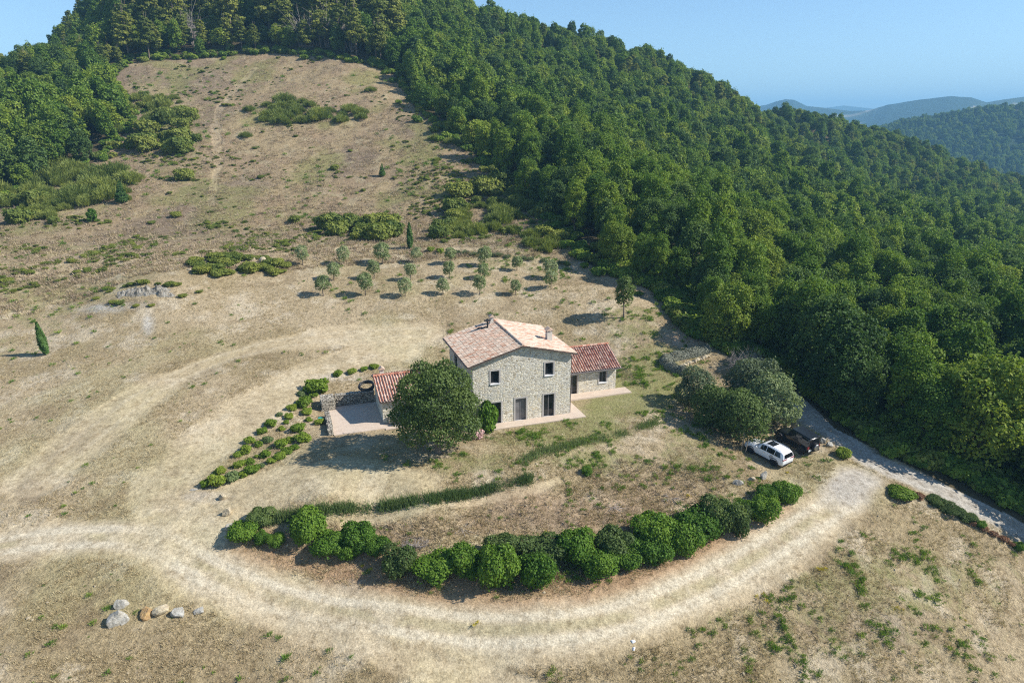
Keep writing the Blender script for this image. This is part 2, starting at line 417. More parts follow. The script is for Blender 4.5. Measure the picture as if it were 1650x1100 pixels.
def tile_mat(name):
    t = NT(name); c = t.new('ShaderNodeAttribute', attribute_name='col').outputs['Color']; v = t.obj()
    n = t.noise(v, 11, 5); g = t.noise(v, 1.1, 4)
    c = t.mix(1.0, c, t.ramp(n, [(.3, (.74,) * 3), (.7, (1.2,) * 3)]), 'MULTIPLY')
    c = t.mix(t.mapr(g, .52, .75, 0, .45), c, (.50, .44, .36))
    return t.pbsdf(c, .9, 0, t.bump(n, .25, .02), .2)
M['tile'] = tile_mat('clay_tiles')
M['frame'] = plain('stone_surround', (.40, .37, .34), .8, var=.12)
M['sill'] = plain('pale_sill', (.68, .67, .66), .6, var=.08)
M['metalframe'] = plain('grey_window_frame', (.16, .15, .15), .5, var=.08)
def glass_mat(name, col, rough=.05):
    t = NT(name); n = t.noise(t.obj(), 1.3, 3)
    return t.pbsdf(t.mix(1.0, col, t.ramp(n, [(.3, (.7,) * 3), (.7, (1.3,) * 3)]), 'MULTIPLY'), rough, 0, t.bump(n, .04, .02), .5)
M['glass'] = glass_mat('dark_window_glass', (.018, .02, .022))
M['glass_grey'] = glass_mat('grey_reflection_glass', (.17, .16, .16), .12)  # pale reflection on the pane put into its grey base colour
M['carglass'] = glass_mat('car_glass', (.010, .011, .014), .04)
M['fascia'] = plain('dark_wood_eave', (.10, .075, .06), .8, var=.3)
M['paving'] = None
def paving_mat():
    t = NT('terrace_paving'); v = t.obj(); n = t.noise(v, 9, 6); g = t.noise(v, .8, 5)
    br = t.new('ShaderNodeTexBrick'); br.inputs['Scale'].default_value = 1.0; br.inputs['Brick Width'].default_value = .5; br.inputs['Row Height'].default_value = .25; br.inputs['Mortar Size'].default_value = .012
    br.inputs['Color1'].default_value = (.52, .41, .32, 1); br.inputs['Color2'].default_value = (.58, .47, .37, 1); br.inputs['Mortar'].default_value = (.42, .34, .27, 1); t.L(v, br.inputs['Vector'])
    c = t.mix(1.0, br.outputs['Color'], t.ramp(n, [(.3, (.88,) * 3), (.7, (1.1,) * 3)]), 'MULTIPLY')
    c = t.mix(t.mapr(g, .45, .7, 0, .5), c, (.50, .43, .34))
    return t.pbsdf(c, .9, 0, t.bump(n, .2, .01), .2)
M['paving'] = paving_mat()
M['white_paint'] = plain('white_car_paint', (.78, .79, .80), .28, spec=.5, var=.02, coat=.6)
M['black_paint'] = plain('black_car_paint', (.012, .013, .015), .22, spec=.5, var=.1, coat=.7)
M['black_plastic'] = plain('black_plastic', (.018, .018, .019), .55, var=.2)
M['roofblack'] = plain('black_hardtop', (.016, .02, .025), .30, spec=.6, var=.1, coat=.3)
M['tyre'] = plain('tyre_rubber', (.02, .02, .021), .85, var=.2)
M['alloy'] = plain('alloy', (.42, .43, .45), .35, metal=.9, var=.08)
M['darkalloy'] = plain('dark_alloy', (.06, .06, .065), .4, metal=.7, var=.1)
M['taillight'] = plain('red_lens', (.22, .012, .015), .15, spec=.6, var=.1)
M['headlight'] = plain('clear_lens', (.55, .57, .6), .12, spec=.6, var=.05)
M['plate'] = plain('number_plate', (.72, .72, .70), .4, var=.04)
M['grey_decal'] = plain('grey_decal', (.12, .13, .15), .4, var=.1)
M['chrome'] = plain('chrome', (.6, .6, .62), .15, metal=1, var=.03)
M['pipe'] = plain('black_polythene_pipe', (.02, .022, .026), .35, spec=.5, var=.2)
M['flue'] = plain('black_flue', (.03, .028, .027), .5, var=.25)
M['teal'] = plain('teal_plastic', (.02, .22, .20), .45, var=.1)
M['copper'] = plain('gutter_metal', (.20, .17, .16), .45, metal=.6, var=.2)
M['render'] = plain('pale_chimney_render', (.60, .54, .46), .9, var=.15, bump=.3)

# ------------------------------------------------------------------ ground sheet
def poly_dist(x, y, pts):
    d = np.full(x.shape, 1e9)
    for (ax, ay), (bx, by) in zip(pts[:-1], pts[1:]):
        vx, vy = bx - ax, by - ay; t = np.clip(((x - ax) * vx + (y - ay) * vy) / (vx * vx + vy * vy + 1e-9), 0, 1)
        d = np.minimum(d, np.hypot(x - ax - t * vx, y - ay - t * vy))
    return d
def gl(*pp): return [tuple(G(*p)[:2]) for p in pp]
def smooth_line(pts, n=6):
    P = np.array(pts); out = []
    for i in range(len(P) - 1):
        p0, p1, p2, p3 = P[max(i - 1, 0)], P[i], P[i + 1], P[min(i + 2, len(P) - 1)]
        for k in range(n):
            t = k / n; out.append(tuple(.5 * (2 * p1 + (p2 - p0) * t + (2 * p0 - 5 * p1 + 4 * p2 - p3) * t * t + (3 * p1 - p0 - 3 * p2 + p3) * t ** 3)))
    return out + [tuple(P[-1])]
def inside(x, y, poly):
    r = np.zeros(x.shape, bool); n = len(poly)
    for i in range(n):
        (ax, ay), (bx, by) = poly[i], poly[(i + 1) % n]
        if ay == by: continue
        r ^= ((ay > y) != (by > y)) & (x < (bx - ax) * (y - ay) / (by - ay) + ax)
    return r
OPEN_EDGE = [(1900,960),(1650,842),(1540,790),(1420,728),(1345,690),(1292,640),(1235,598),(1165,562),(1105,535),(1085,505),(1065,478),(1010,450),(960,432),(925,412),(905,375),(870,345),(820,310),(790,280),(760,245),(715,215),(672,180),(652,148),(632,118),(600,108),(520,92),(430,86),(350,92),(265,97),(200,103),(185,128),(212,165),(216,200),(195,228),(150,262),(95,285),(40,310),(-20,335),(-150,360),(-400,420)]
open_poly = gl(*OPEN_EDGE) + [(-90, 60), (-80, -20), (60, -20), (70, 30)]
TRACK = smooth_line(gl((-200,930),(0,880),(130,865),(250,872),(330,915),(420,955),(540,985),(680,1003),(850,1012),(980,998),(1090,960),(1200,905),(1290,850),(1345,815),(1385,770)))
TRACK2 = smooth_line(gl((250,872),(330,840),(400,800),(470,775),(560,765),(660,785)))
TRACK3 = smooth_line(gl((240,860),(290,760),(370,690),(450,640),(500,600),(560,585),(640,565)))
TRACK4 = smooth_line(gl((380,960),(520,1010),(650,1060),(780,1100),(900,1150)))
TRACK5 = smooth_line(gl((60,770),(200,660),(300,600),(420,560),(560,540),(680,535)))
ROAD = smooth_line(gl((1800,930),(1700,880),(1620,838),(1540,800),(1470,770),(1405,742),(1350,700),(1310,672),(1275,640),(1235,605)))
FOOT = smooth_line(gl((560,845),(660,825),(760,808),(850,790),(900,775)))
HILLPATH = smooth_line(gl((340,330),(352,260),(350,190),(375,150),(410,110)))
TERR = smooth_line(gl((0,450),(150,430),(300,408),(420,402),(560,402),(700,402),(820,405)))
HEDGELINE = smooth_line(gl((380,885),(450,890),(520,905),(600,915),(700,950),(870,960),(1000,930),(1100,895),(1210,855),(1260,820)))

GV = {}
def ground_mesh():
    na = 1250
    t = np.linspace(-1, 1, na); az = np.where(np.abs(t) < .8, t / .8 * R(41), np.sign(t) * (R(41) + (np.abs(t) - .8) / .2 * R(31)))
    r = np.concatenate([np.geomspace(6, 28, 16)[:-1], np.geomspace(28, 300, 760)[:-1], np.geomspace(300, 760, 110)[:-1], np.geomspace(760, 2200, 110)[:-1], np.geomspace(2200, 10300, 170)])
    rr, aa = np.meshgrid(r, az, indexing='ij')
    x, y = rr * np.sin(aa), rr * np.cos(aa)
    z = height(x, y)
    X, Y = x.ravel(), y.ravel(); Rr = rr.ravel(); Z = z.ravel()
    C = lambda c: np.array(c, float)
    col = np.empty((len(X), 3)); green = np.zeros(len(X)); rough = np.ones(len(X))
    n1 = fbm(X / 7, Y / 7, 5, 1); n2 = fbm(X / 2.2, Y / 2.2, 4, 2); n3 = fbm(X / 20, Y / 20, 4, 3); n4 = fbm(X / .8, Y / .8, 3, 4)
    def lerp(c, m): 
        nonlocal col
        m = np.clip(m, 0, 1)[:, None]; col = col * (1 - m) + C(c) * m
    col[:] = C((.385, .305, .192))
    lerp((.30, .235, .135), smooth(.42, .64, n1) * .85)
    lerp((.50, .425, .31), smooth(.52, .72, n2) * .6)
    lerp((.34, .32, .155), smooth(.50, .66, fbm(X / 13, Y / 13, 4, 17)) * .3)
    lerp((.24, .18, .105), smooth(.60, .74, fbm(X / 4, Y / 4, 4, 18)) * .6)
    # hill meadow: browner, with purple-grey dead stems
    hill = smooth(100, 125, Y) * (Rr < 700)
    lerp((.255, .185, .115), hill * .85)
    lerp((.31, .24, .14), hill * smooth(.45, .6, n1) * .8)
    lerp((.165, .125, .095), hill * smooth(.52, .66, n3) * .6)
    lerp((.34, .285, .18), hill * smooth(.62, .76, n2) * .55)
    lerp((.19, .19, .065), hill * smooth(.52, .68, fbm(X / 11, Y / 11, 4, 8)) * .6)
    # zones: ellipses on the ground, given by a centre and two arms
    def zone(px, py, rx, ry, c, k, nz=None, soft=.5):
        g = G(px, py)[:2]; a = G(px + rx, py)[:2] - g; b = G(px, py - ry)[:2] - g
        det = a[0] * b[1] - a[1] * b[0]; dx, dy = X - g[0], Y - g[1]
        s = (dx * b[1] - dy * b[0]) / det; t_ = (a[0] * dy - a[1] * dx) / det
        d = np.hypot(s, t_) + (n1 - .5) * .9 + (n2 - .5) * .5
        m = 1 - smooth(1 - soft, 1 + soft * .4, d)
        if c is None:
            green[:] = np.maximum(green, m * k)
        else:
            lerp(c, m * k)
    # greens on the left field, lawn right of the house, lower right field, left hill edge
    for q in ((60,470,140,50,.55),(20,560,70,40,.4),(1050,610,90,55,1.0),(1000,600,60,30,1.0),(880,705,120,14,1.0),(760,745,90,20,.7),(970,745,90,22,.7),(1120,720,60,40,.7),(940,690,100,24,1.0),(1010,650,90,30,.9),(1020,520,60,30,.6),(640,760,150,28,.45),(1000,770,80,26,.35),(1230,790,60,20,.3),
              (1450,930,200,70,.6),(1400,1030,260,70,.4),(1150,990,80,40,.45),(280,220,70,70,.5),(90,330,120,40,.5),(330,170,60,60,.35),(1150,750,70,30,.4),(880,430,50,22,.5),(560,470,40,16,.4),(480,150,60,20,.3),(180,680,60,18,.3),(480,795,60,16,.5),(960,590,60,18,.5),(690,280,60,60,.5),(500,300,60,40,.4),(470,345,70,20,.5),(300,290,50,25,.5),(420,140,120,16,.35),(250,150,60,40,.5),(820,390,90,30,.5),(560,390,90,20,.4),(110,400,120,18,.4)):
        zone(*q[:4], None, q[4])
    # bare, pinkish bank between terrace and hedge
    for q in ((700,850,150,25,.6),(900,830,160,45,.75),(1050,800,120,40,.6),(560,870,90,30,.4),(640,940,150,24,.5),(860,975,180,14,.5),(1100,920,100,20,.5)):
        zone(*q[:4], (.36, .255, .165), q[4] * .85)
    for q in ((860,840,90,25,.35),(1000,830,60,20,.3),(1420,1010,120,40,.35),(140,700,60,30,.3),(45,790,25,22,.6)):
        zone(*q[:4], (.20, .15, .10), q[4])
    zone(1060,455,60,18,(.42,.27,.17),.6); zone(1110,545,50,10,(.42,.28,.18),.6)
    zone(330,800,40,10,(.40,.35,.30),.6)
    # grey scree by the outcrop
    zone(165,497,36,8,(.46,.45,.41),.7,None,.9); zone(238,522,12,24,(.48,.46,.42),.65,None,.9); zone(210,492,40,9,(.42,.39,.33),.5,None,.9)
    zone(540,607,60,9,(.50,.44,.36),.6)
    d = poly_dist(X, Y, HEDGELINE); lerp((.33, .205, .12), (1 - smooth(.8, 2.2, d + (n2 - .5) * 1.4)) * .75)
    # tracks
    def track(line, w, c, k, nw=1.0):
        d = poly_dist(X, Y, line) + (n1 - .5) * nw + (n2 - .5) * .7
        m = 1 - smooth(w * .55, w, d); lerp(c, m * k); green[:] *= 1 - m * .9; rough[:] = np.minimum(rough, 1 - m * .75); return m
    near = Rr < 140
    def ruts(line, off, w, c, k):
        d = np.abs(poly_dist(X, Y, line) - off) + (n2 - .5) * .35
        lerp(c, (1 - smooth(w * .4, w, d)) * k)
    track(TRACK, 2.7, (.41, .335, .225), .35, 1.3); track(TRACK, 1.9, (.45, .38, .27), .85, .7); ruts(TRACK, .8, .42, (.51, .45, .34), .65)
    d = poly_dist(X, Y, TRACK); lerp((.33, .28, .165), (1 - smooth(.15, .55, d)) * .75 * smooth(.35, .55, n2))
    track(TRACK2, 3.2, (.46, .39, .25), .45, 3.0); track(TRACK3, 3.6, (.45, .375, .25), .45, 4.0); track(TRACK4, 1.6, (.45, .37, .25), .5); track(TRACK5, 3.0, (.45, .37, .245), .4, 3.5)
    track(FOOT, .5, (.43, .36, .24), .22, .6); track(HILLPATH, 1.3, (.38, .31, .20), .4, 1.5); track(TERR, 1.3, (.42, .34, .22), .7)
    ruts(TRACK5, 1.0, .4, (.50, .43, .31), .25)
    mroad = track(ROAD, 2.0, (.33, .30, .255), .95, .5)
    ruts(ROAD, .75, .4, (.40, .37, .32), .6)
    g = G(1365, 785); zone(1365, 783, 58, 34, (.36, .325, .275), .95)
    # forest floor
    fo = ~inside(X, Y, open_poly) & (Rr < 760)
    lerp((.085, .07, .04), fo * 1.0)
    far = Rr > 700
    mid = far & (Rr < 2100)
    lerp((.022, .042, .020), far * 1.0)
    f2 = fbm(X / 140, Y / 140, 4, 41)
    lerp((.27, .225, .15), mid * smooth(.57, .63, f2) * .9)
    f3 = fbm(X / 420, Y / 190, 3, 47)
    lerp((.40, .34, .25), (Rr > 2200) * smooth(.71, .73, fbm(X / 230, Y / 110, 3, 47)) * .9)
    lerp((.06, .08, .03), (Rr > 2200) * smooth(.5, .55, fbm(X / 300, Y / 300, 3, 48)) * .5)
    n_r, n_a = len(r), len(az)
    i = (np.arange(n_r - 1)[:, None] * n_a + np.arange(n_a - 1)[None]).ravel()
    F = np.stack([i, i + n_a, i + n_a + 1, i + 1], 1)
    F = F[:, ::-1]
    t = NT('hillside_ground')
    at = t.new('ShaderNodeAttribute', attribute_name='col'); aux = t.new('ShaderNodeAttribute', attribute_name='aux')
    sp = t.new('ShaderNodeSeparateColor'); t.L(aux.outputs['Color'], sp.inputs[0])
    p = t.pos()
    fa, fb, fc = t.noise(p, 2.6, 6, .7), t.noise(p, 9.0, 4, .7), t.noise(p, .55, 5, .65)
    c = t.mix(1.0, at.outputs['Color'], t.ramp(fa, [(.28, (.62, .60, .56)), (.5, (1.0, 1.0, 1.0)), (.74, (1.28, 1.28, 1.27))]), 'MULTIPLY')
    c = t.mix(1.0, c, t.ramp(fb, [(.3, (.62,) * 3), (.7, (1.36,) * 3)]), 'MULTIPLY')
    fd = t.noise(p, 1.15, 5, .72)
    c = t.mix(1.0, c, t.ramp(fd, [(.30, (.66, .62, .56)), (.46, (1.0, .99, .97)), (.60, (1.06, 1.06, 1.05)), (.75, (1.22, 1.22, 1.2))]), 'MULTIPLY')
    # green growth where the aux mask allows it
    gm = t.math('ADD', t.math('MULTIPLY', sp.outputs[0], .34), t.math('ADD', t.math('MULTIPLY', fc, .55), t.math('MULTIPLY', fa, .35)))
    gm = t.mapr(gm, .58, .76, 0, .75)
    c = t.mix(gm, c, t.mix(fb, (.14, .16, .045), (.27, .26, .10)))
    h = t.math('MULTIPLY', t.math('ADD', t.math('MULTIPLY', fa, 1.0), t.math('MULTIPLY', fb, .35)), sp.outputs[1])
    mat = t.pbsdf(c, .96, 0, t.bump(h, 1.0, .24), .08)
    V = np.stack([X, Y, Z], 1)
    GV.update(V=V, green=green, rough=rough, R=Rr, forest=fo)
    ones = np.ones((len(X), 1))
    me = mesh_np('ground', V, F, mat, True, attrs={'col': np.concatenate([col, ones], 1), 'aux': np.stack([green, rough, mroad, ones[:, 0]], 1)})
    return tag(link(bpy.data.objects.new('ground', me)), kind='structure')
ground_mesh()

# ------------------------------------------------------------------ farmhouse
PAL_PALE = [(.54,.41,.31),(.58,.46,.36),(.53,.37,.28),(.56,.39,.29),(.60,.48,.38),(.54,.36,.26),(.49,.28,.19),(.56,.46,.37),(.60,.45,.35),(.61,.50,.40)]
PAL_RED = [(.42,.17,.11),(.46,.20,.13),(.38,.14,.09),(.50,.27,.19),(.45,.18,.12),(.34,.13,.09),(.56,.36,.27)]
def tile_plane(mb, e0, e1, r1, r0, pitch=.23, course=.40, amp=.055, pal=PAL_PALE, striped=False):
    """clay pan-and-cover tiles over the quad eave e0-e1, ridge r0-r1"""
    e0, e1, r1, r0 = (np.array(q, float) for q in (e0, e1, r1, r0))
    L = np.linalg.norm(e1 - e0); S = np.linalg.norm((r0 + r1 - e0 - e1) / 2)
    nc = max(4, round(L / pitch)); nk = max(3, round(S / course)); sub = 6
    nrm = np.cross(e1 - e0, r0 - e0); nrm /= np.linalg.norm(nrm)
    if nrm[2] < 0: nrm = -nrm
    pal = np.array(pal)
    V = []; F = []; C = []; base = 0
    pick = rng.integers(0, len(pal), (nc * 2, nk)); tone = rng.uniform(.86, 1.14, (nc * 2, nk)); lift = rng.uniform(-.012, .014, (nc * 2, nk)); slip = rng.uniform(-.03, .03, (nc * 2, nk))
    for k in range(nk):
        for c in range(nc):
            for half in (0, 1):        # cover then pan
                i = c * 2 + half; col = pal[pick[i, k]] * tone[i, k]
                if striped and half: col = np.array((.57, .44, .36)) * tone[i, k]  # lit and shaded stripes put into the colour: pale pans, red covers
                if not half: col = col * 1.05
                t0, t1 = max(0, (k + (0 if k == 0 else slip[i, k] / course * .5)) / nk), min(1, (k + 1.12) / nk)
                for j in range(sub + 1):
                    ph = (j / sub)
                    s = (c + (half + ph) * .5) / nc
                    hgt = amp * (math.sin(math.pi * ph) if half == 0 else -.55 * math.sin(math.pi * ph)) + lift[i, k]
                    for tt, up in ((t0, .030), (t1, 0)):
                        p = (e0 * (1 - s) + e1 * s) * (1 - tt) + (r0 * (1 - s) + r1 * s) * tt + nrm * (hgt + up + (.02 if half == 0 else 0))
                        V.append(p); C.append((*col, 1))
                for j in range(sub):
                    a = base + j * 2; F.append((a, a + 2, a + 3, a + 1))
                base += (sub + 1) * 2
    mb.V.append(np.array(V)); mb.C.append(np.array(C)); mb.F += [tuple(i + mb.n for i in f) for f in F]; mb.M += [0] * len(F); mb.n += len(V)
def slab(mb, e0, e1, r1, r0, th, m=1, drop=.03):
    q = [np.array(p, float) - (0, 0, drop) for p in (e0, e1, r1, r0)]
    V = q + [p - np.array((0, 0, th)) for p in q]
    mb.add(V, [(0, 1, 2, 3), (7, 6, 5, 4), (0, 4, 5, 1), (1, 5, 6, 2), (2, 6, 7, 3), (3, 7, 4, 0)], m, (.4, .3, .22, 1))
def ridge_caps(mb, a, b, r=.13, pal=PAL_PALE):
    a, b = np.array(a, float), np.array(b, float); L = np.linalg.norm(b - a); n = max(2, int(L / .42)); d = (b - a) / L
    sd = np.cross(d, (0, 0, 1)); sd /= np.linalg.norm(sd); up = np.cross(sd, d)
    for k in range(n):
        col = np.array(pal[rng.integers(len(pal))]) * rng.uniform(.85, 1.1)
        V = []
        for t, rr in ((k / n, r * 1.1), ((k + 1.1) / n, r * .92)):
            for j in range(7):
                an = math.pi * j / 6; V.append(a + (b - a) * min(t, 1) + sd * math.cos(an) * rr + up * (math.sin(an) * rr * .9 + .02))
        mb.add(V, [(j, j + 1, j + 8, j + 7) for j in range(6)] + [tuple(range(7))], 0, (*col, 1))
def roof_obj(mb, name, parent):
    o = mb.build(name, [M['tile'], M['fascia']], parent)
    a = o.data.attributes.new('col', 'FLOAT_COLOR', 'POINT'); a.data.foreach_set('color', np.concatenate(mb.C).astype(np.float32).ravel())
    o.data.polygons.foreach_set('use_smooth', np.full(len(o.data.polygons), False)); return o
def holed_wall(mb, u0, u1, z0, top, openings, w=0.0, dep=.32, y_dir=1):
    """front face in the plane w with openings (u0,u1,z0,z1) and their reveals; top(u) is the height of the wall"""
    us = sorted({u0, u1, *[o[0] for o in openings], *[o[1] for o in openings], *np.linspace(u0, u1, 9).tolist()})
    zs = sorted({z0, *[o[2] for o in openings], *[o[3] for o in openings]})
    zs = zs + [None]
    for ua, ub in zip(us[:-1], us[1:]):
        for za, zb in zip(zs[:-1], zs[1:]):
            um = (ua + ub) / 2
            if zb is not None and any(o[0] < um < o[1] and o[2] < (za + zb) / 2 < o[3] for o in openings): continue
            ta, tb = (top(ua), top(ub)) if zb is None else (zb, zb)
            mb.add([(ua, w, za), (ub, w, za), (ub, w, tb), (ua, w, ta)], [(0, 1, 2, 3)])
    for a, b, c, d in openings:
        V = [(a, w, c), (b, w, c), (b, w, d), (a, w, d), (a, w + dep, c), (b, w + dep, c), (b, w + dep, d), (a, w + dep, d)]
        mb.add(V, [(0, 4, 5, 1), (1, 5, 6, 2), (2, 6, 7, 3), (3, 7, 4, 0)])
house = empty('farmhouse', (HO[0], HO[1], 0), HA)
tag(house, 'two storey rubble stone farmhouse with clay tiled roofs and a low wing on each side', 'house')
def opening(kind, a, b, c, d, w, glass, mullion=True, sill=True, face=-1):
    """window or glazed door in an opening; the frame is a stone surround standing proud of the wall"""
    s = face; B = lambda y0, y1: (min(y0, y1), max(y0, y1))
    fr = MB(); y0, y1 = B(w + s * .035, w - s * .10)
    t = .13
    fr.box((a - t, y0, c), (a + .015, y1, d + t)); fr.box((b - .015, y0, c), (b + t, y1, d + t)); fr.box((a + .015, y0, d - .01), (b - .015, y1, d + t))
    top = fr.build(kind, M['frame'], house)
    y0, y1 = B(w - s * .16, w - s * .22)
    f2 = MB(); q = .055
    f2.box((a, y0, c), (a + q, y1, d)); f2.box((b - q, y0, c), (b, y1, d)); f2.box((a + q, y0, d - q), (b - q, y1, d)); f2.box((a + q, y0, c), (b - q, y1, c + q))
    if mullion: f2.box(((a + b) / 2 - .035, y0 + .004, c + q), ((a + b) / 2 + .035, y1 - .004, d - q))
    f2.build('frame', M['metalframe'], top)
    p = MB(); y0, y1 = B(w - s * .185, w - s * .20); p.box((a + q - .01, y0, c + q - .01), (b - q + .01, y1, d - q + .01)); p.build('pane', glass, top)
    if sill:
        si = MB(); y0, y1 = B(w + s * .09, w - s * .16); si.box((a - .08, y0, c - .09), (b + .08, y1, c + .005)); bevel(si.build('sill', M['sill'], top), .01)
    return top
# main block
LM, DM = 9.75, 8.9
topz = lambda u: 7.42 - (4.75 - u) * .285 if u < 4.75 else 7.42 - (u - 4.75) * .235
WIN = [(1.72, 2.55, 4.1, 5.35), (7.1, 7.95, 4.3, 5.55)]
DOOR = [(1.62, 2.72, .02, 2.2), (4.12, 5.22, .02, 2.3), (7.0, 8.1, .02, 2.35)]
wm = MB()
holed_wall(wm, 0, LM, -.3, topz, WIN + DOOR)
left = [(1.0, 2.2, 4.0, 5.3)]
wm.add([(LM, 0, -.3), (LM, DM, -.3), (LM, DM, topz(LM)), (LM, 0, topz(LM))], [(0, 1, 2, 3)])
wm.add([(0, DM, -.3), (0, DM, topz(0)), (4.75, DM, 7.42), (LM, DM, topz(LM)), (LM, DM, -.3)], [(0, 1, 2, 3, 4)])
# left wall with one tall window near its far end
lw = [(0, 0), (5.7, 0), (6.9, 0), (DM, 0)]
for (a, b) in ((0, 5.7), (6.9, DM)): wm.add([(0, b, -.3), (0, a, -.3), (0, a, topz(0)), (0, b, topz(0))], [(0, 1, 2, 3)])
wm.add([(0, 6.9, -.3), (0, 5.7, -.3), (0, 5.7, 3.3), (0, 6.9, 3.3)], [(0, 1, 2, 3)]); wm.add([(0, 6.9, 5.2), (0, 5.7, 5.2), (0, 5.7, topz(0)), (0, 6.9, topz(0))], [(0, 1, 2, 3)])
wm.add([(0, 5.7, 3.3), (0, 6.9, 3.3), (0, 6.9, 5.2), (0, 5.7, 5.2), (.3, 5.7, 3.3), (.3, 6.9, 3.3), (.3, 6.9, 5.2), (.3, 5.7, 5.2)], [(0, 1, 5, 4), (1, 2, 6, 5), (2, 3, 7, 6), (3, 0, 4, 7)])
wm.build('wall', M['stone'], house)
for o in WIN: opening('window', *o, 0, M['glass'], False)
opening('door', *DOOR[0], 0, M['glass']); opening('door', *DOOR[1], 0, M['glass_grey'])['label'] = 'glazed door with pale grey pane'; opening('door', *DOOR[2], 0, M['glass'])
side = MB(); side.box((.16, 5.7, 3.3), (.2, 6.9, 5.2)); sw = side.build('window', M['glass'], house)
sf = MB(); sf.box((.12, 5.7, 3.3), (.22, 5.78, 5.2)); sf.box((.12, 6.82, 3.3), (.22, 6.9, 5.2)); sf.box((.12, 5.78, 5.12), (.22, 6.82, 5.2)); sf.box((.12, 5.78, 3.3), (.22, 6.82, 3.38)); sf.build('frame', M['metalframe'], sw)
# main roof
rb = MB(); ZR = 7.62; ur = 4.75; f0, b0 = -.42, DM + .3
el, er = (-.55, 6.08), (10.2, 6.32)
tile_plane(rb, (el[0], f0, el[1]), (el[0], b0, el[1]), (ur, b0, ZR), (ur, f0, ZR))
tile_plane(rb, (er[0], b0, er[1]), (er[0], f0, er[1]), (ur, f0, ZR), (ur, b0, ZR))
slab(rb, (el[0] + .02, f0 + .02, el[1]), (el[0] + .02, b0 - .02, el[1]), (ur, b0 - .02, ZR), (ur, f0 + .02, ZR), .12)
slab(rb, (er[0] - .02, b0 - .02, er[1]), (er[0] - .02, f0 + .02, er[1]), (ur, f0 + .02, ZR), (ur, b0 - .02, ZR), .12)
ridge_caps(rb, (ur, f0, ZR + .03), (ur, b0, ZR + .03))
for k in range(16):     # rafter ends under the eaves
    w = .15 + k * .58
    for q0, q1 in (((el[0] + .1, w, 5.88), (.02, w + .11, 6.0)), ((LM - .02, w, 6.08), (er[0] - .1, w + .11, 6.2))): rb.box(q0, q1, 1)
roof = roof_obj(rb, 'roof', house)
gut = MB(); gut.tube([(el[0] - .05, f0, 6.0), (el[0] - .05, b0, 6.0)], .06, 8); gut.build('gutter', M['copper'], roof); gut = MB(); gut.tube([(er[0] + .05, f0, 6.23), (er[0] + .05, b0, 6.23)], .06, 8); gut.build('gutter', M['copper'], roof); gut = MB(); gut.tube([(er[0] + .05, f0 + .3, 6.2), (LM + .08, .1, 5.9), (LM + .08, .1, .1)], .045, 8)
gut.build('downpipe', M['copper'], roof)
def chimney(u, w, z0, z1, s=.26):
    c = MB(); c.box((u - s, w - s, z0), (u + s, w + s, z1), 0)
    for dx in (-1, 1):
        for dy in (-1, 1): c.box((u + dx * (s - .07) - .06, w + dy * (s - .07) - .06, z1), (u + dx * (s - .07) + .06, w + dy * (s - .07) + .06, z1 + .22), 0)
    c.box((u - .04, w - s + .02, z1), (u + .04, w + s - .02, z1 + .2), 0)
    o = c.build('chimney', M['render'], roof)
    h = MB(); k = s + .1; zt = z1 + .22
    h.add([(u - k, w - k, zt), (u + k, w - k, zt), (u + k, w + k, zt), (u - k, w + k, zt), (u - k, w - k, zt + .06), (u + k, w - k, zt + .06), (u + k, w + k, zt + .06), (u - k, w + k, zt + .06), (u, w - k, zt + .28), (u, w + k, zt + .28)],
          [(3, 2, 1, 0), (0, 1, 5, 4), (1, 2, 6, 5), (2, 3, 7, 6), (3, 0, 4, 7), (4, 5, 8), (6, 7, 9), (5, 6, 9, 8), (7, 4, 8, 9)])
    h.build('chimney_cap', plain('chimney_cap_tile', (.55, .40, .30), .9, var=.2), o); return o
chimney(8.75, 3.3, 6.3, 7.5)
chimney(4.3, 8.1, 7.2, 7.95, .17)
fl = MB(); fl.tube([(3.62, 7.2, 7.2), (3.62, 7.2, 8.05)], .09, 10); fl.tube([(3.30, 7.15, 8.1), (3.94, 7.25, 8.1)], .12, 10); fl.lathe((3.62, 7.2, 8.05), [(.02, .14), (.17, .16), (.02, .26)])
fl.tube([(3.62, 7.2, 7.4), (3.35, 7.45, 7.30), (2.75, 7.85, 7.16)], .075, 8)
fl.build('flue_pipe', M['flue'], roof)
# right wing
a0, a1, wf, wb = LM, 16.95, 4.4, 9.9
wr = MB(); zr_ = lambda w: 2.62 + (w - wf) * .5 if w < 7.2 else 4.02 - (w - 7.2) * .5
holed_wall(wr, a0, a1, -.3, lambda u: 2.6, [(11.42, 12.5, .02, 2.15), (14.98, 15.85, .98, 2.2)], wf)
wr.add([(a1, wf, -.3), (a1, wb, -.3), (a1, wb, zr_(wb)), (a1, 7.2, 4.02), (a1, wf, 2.6)], [(0, 1, 2, 3, 4)])
wr.add([(a0, wb, -.3), (a0, wb, zr_(wb)), (a1, wb, zr_(wb)), (a1, wb, -.3)], [(0, 1, 2, 3)])
wr.build('wall', M['stone'], house)
opening('door', 11.42, 12.5, .02, 2.15, wf, M['glass'], True, False); opening('window', 14.98, 15.85, .98, 2.2, wf, M['glass'])
r2 = MB(); ev = 3.95
tile_plane(r2, (LM + .01, ev, 2.62), (17.3, ev, 2.62), (17.3, 7.2, 4.24), (LM + .01, 7.2, 4.24), .27, .42, .075, PAL_RED, True)
tile_plane(r2, (17.3, 10.3, 2.70), (LM + .01, 10.3, 2.70), (LM + .01, 7.2, 4.24), (17.3, 7.2, 4.24), .27, .42, .075, PAL_RED, True)
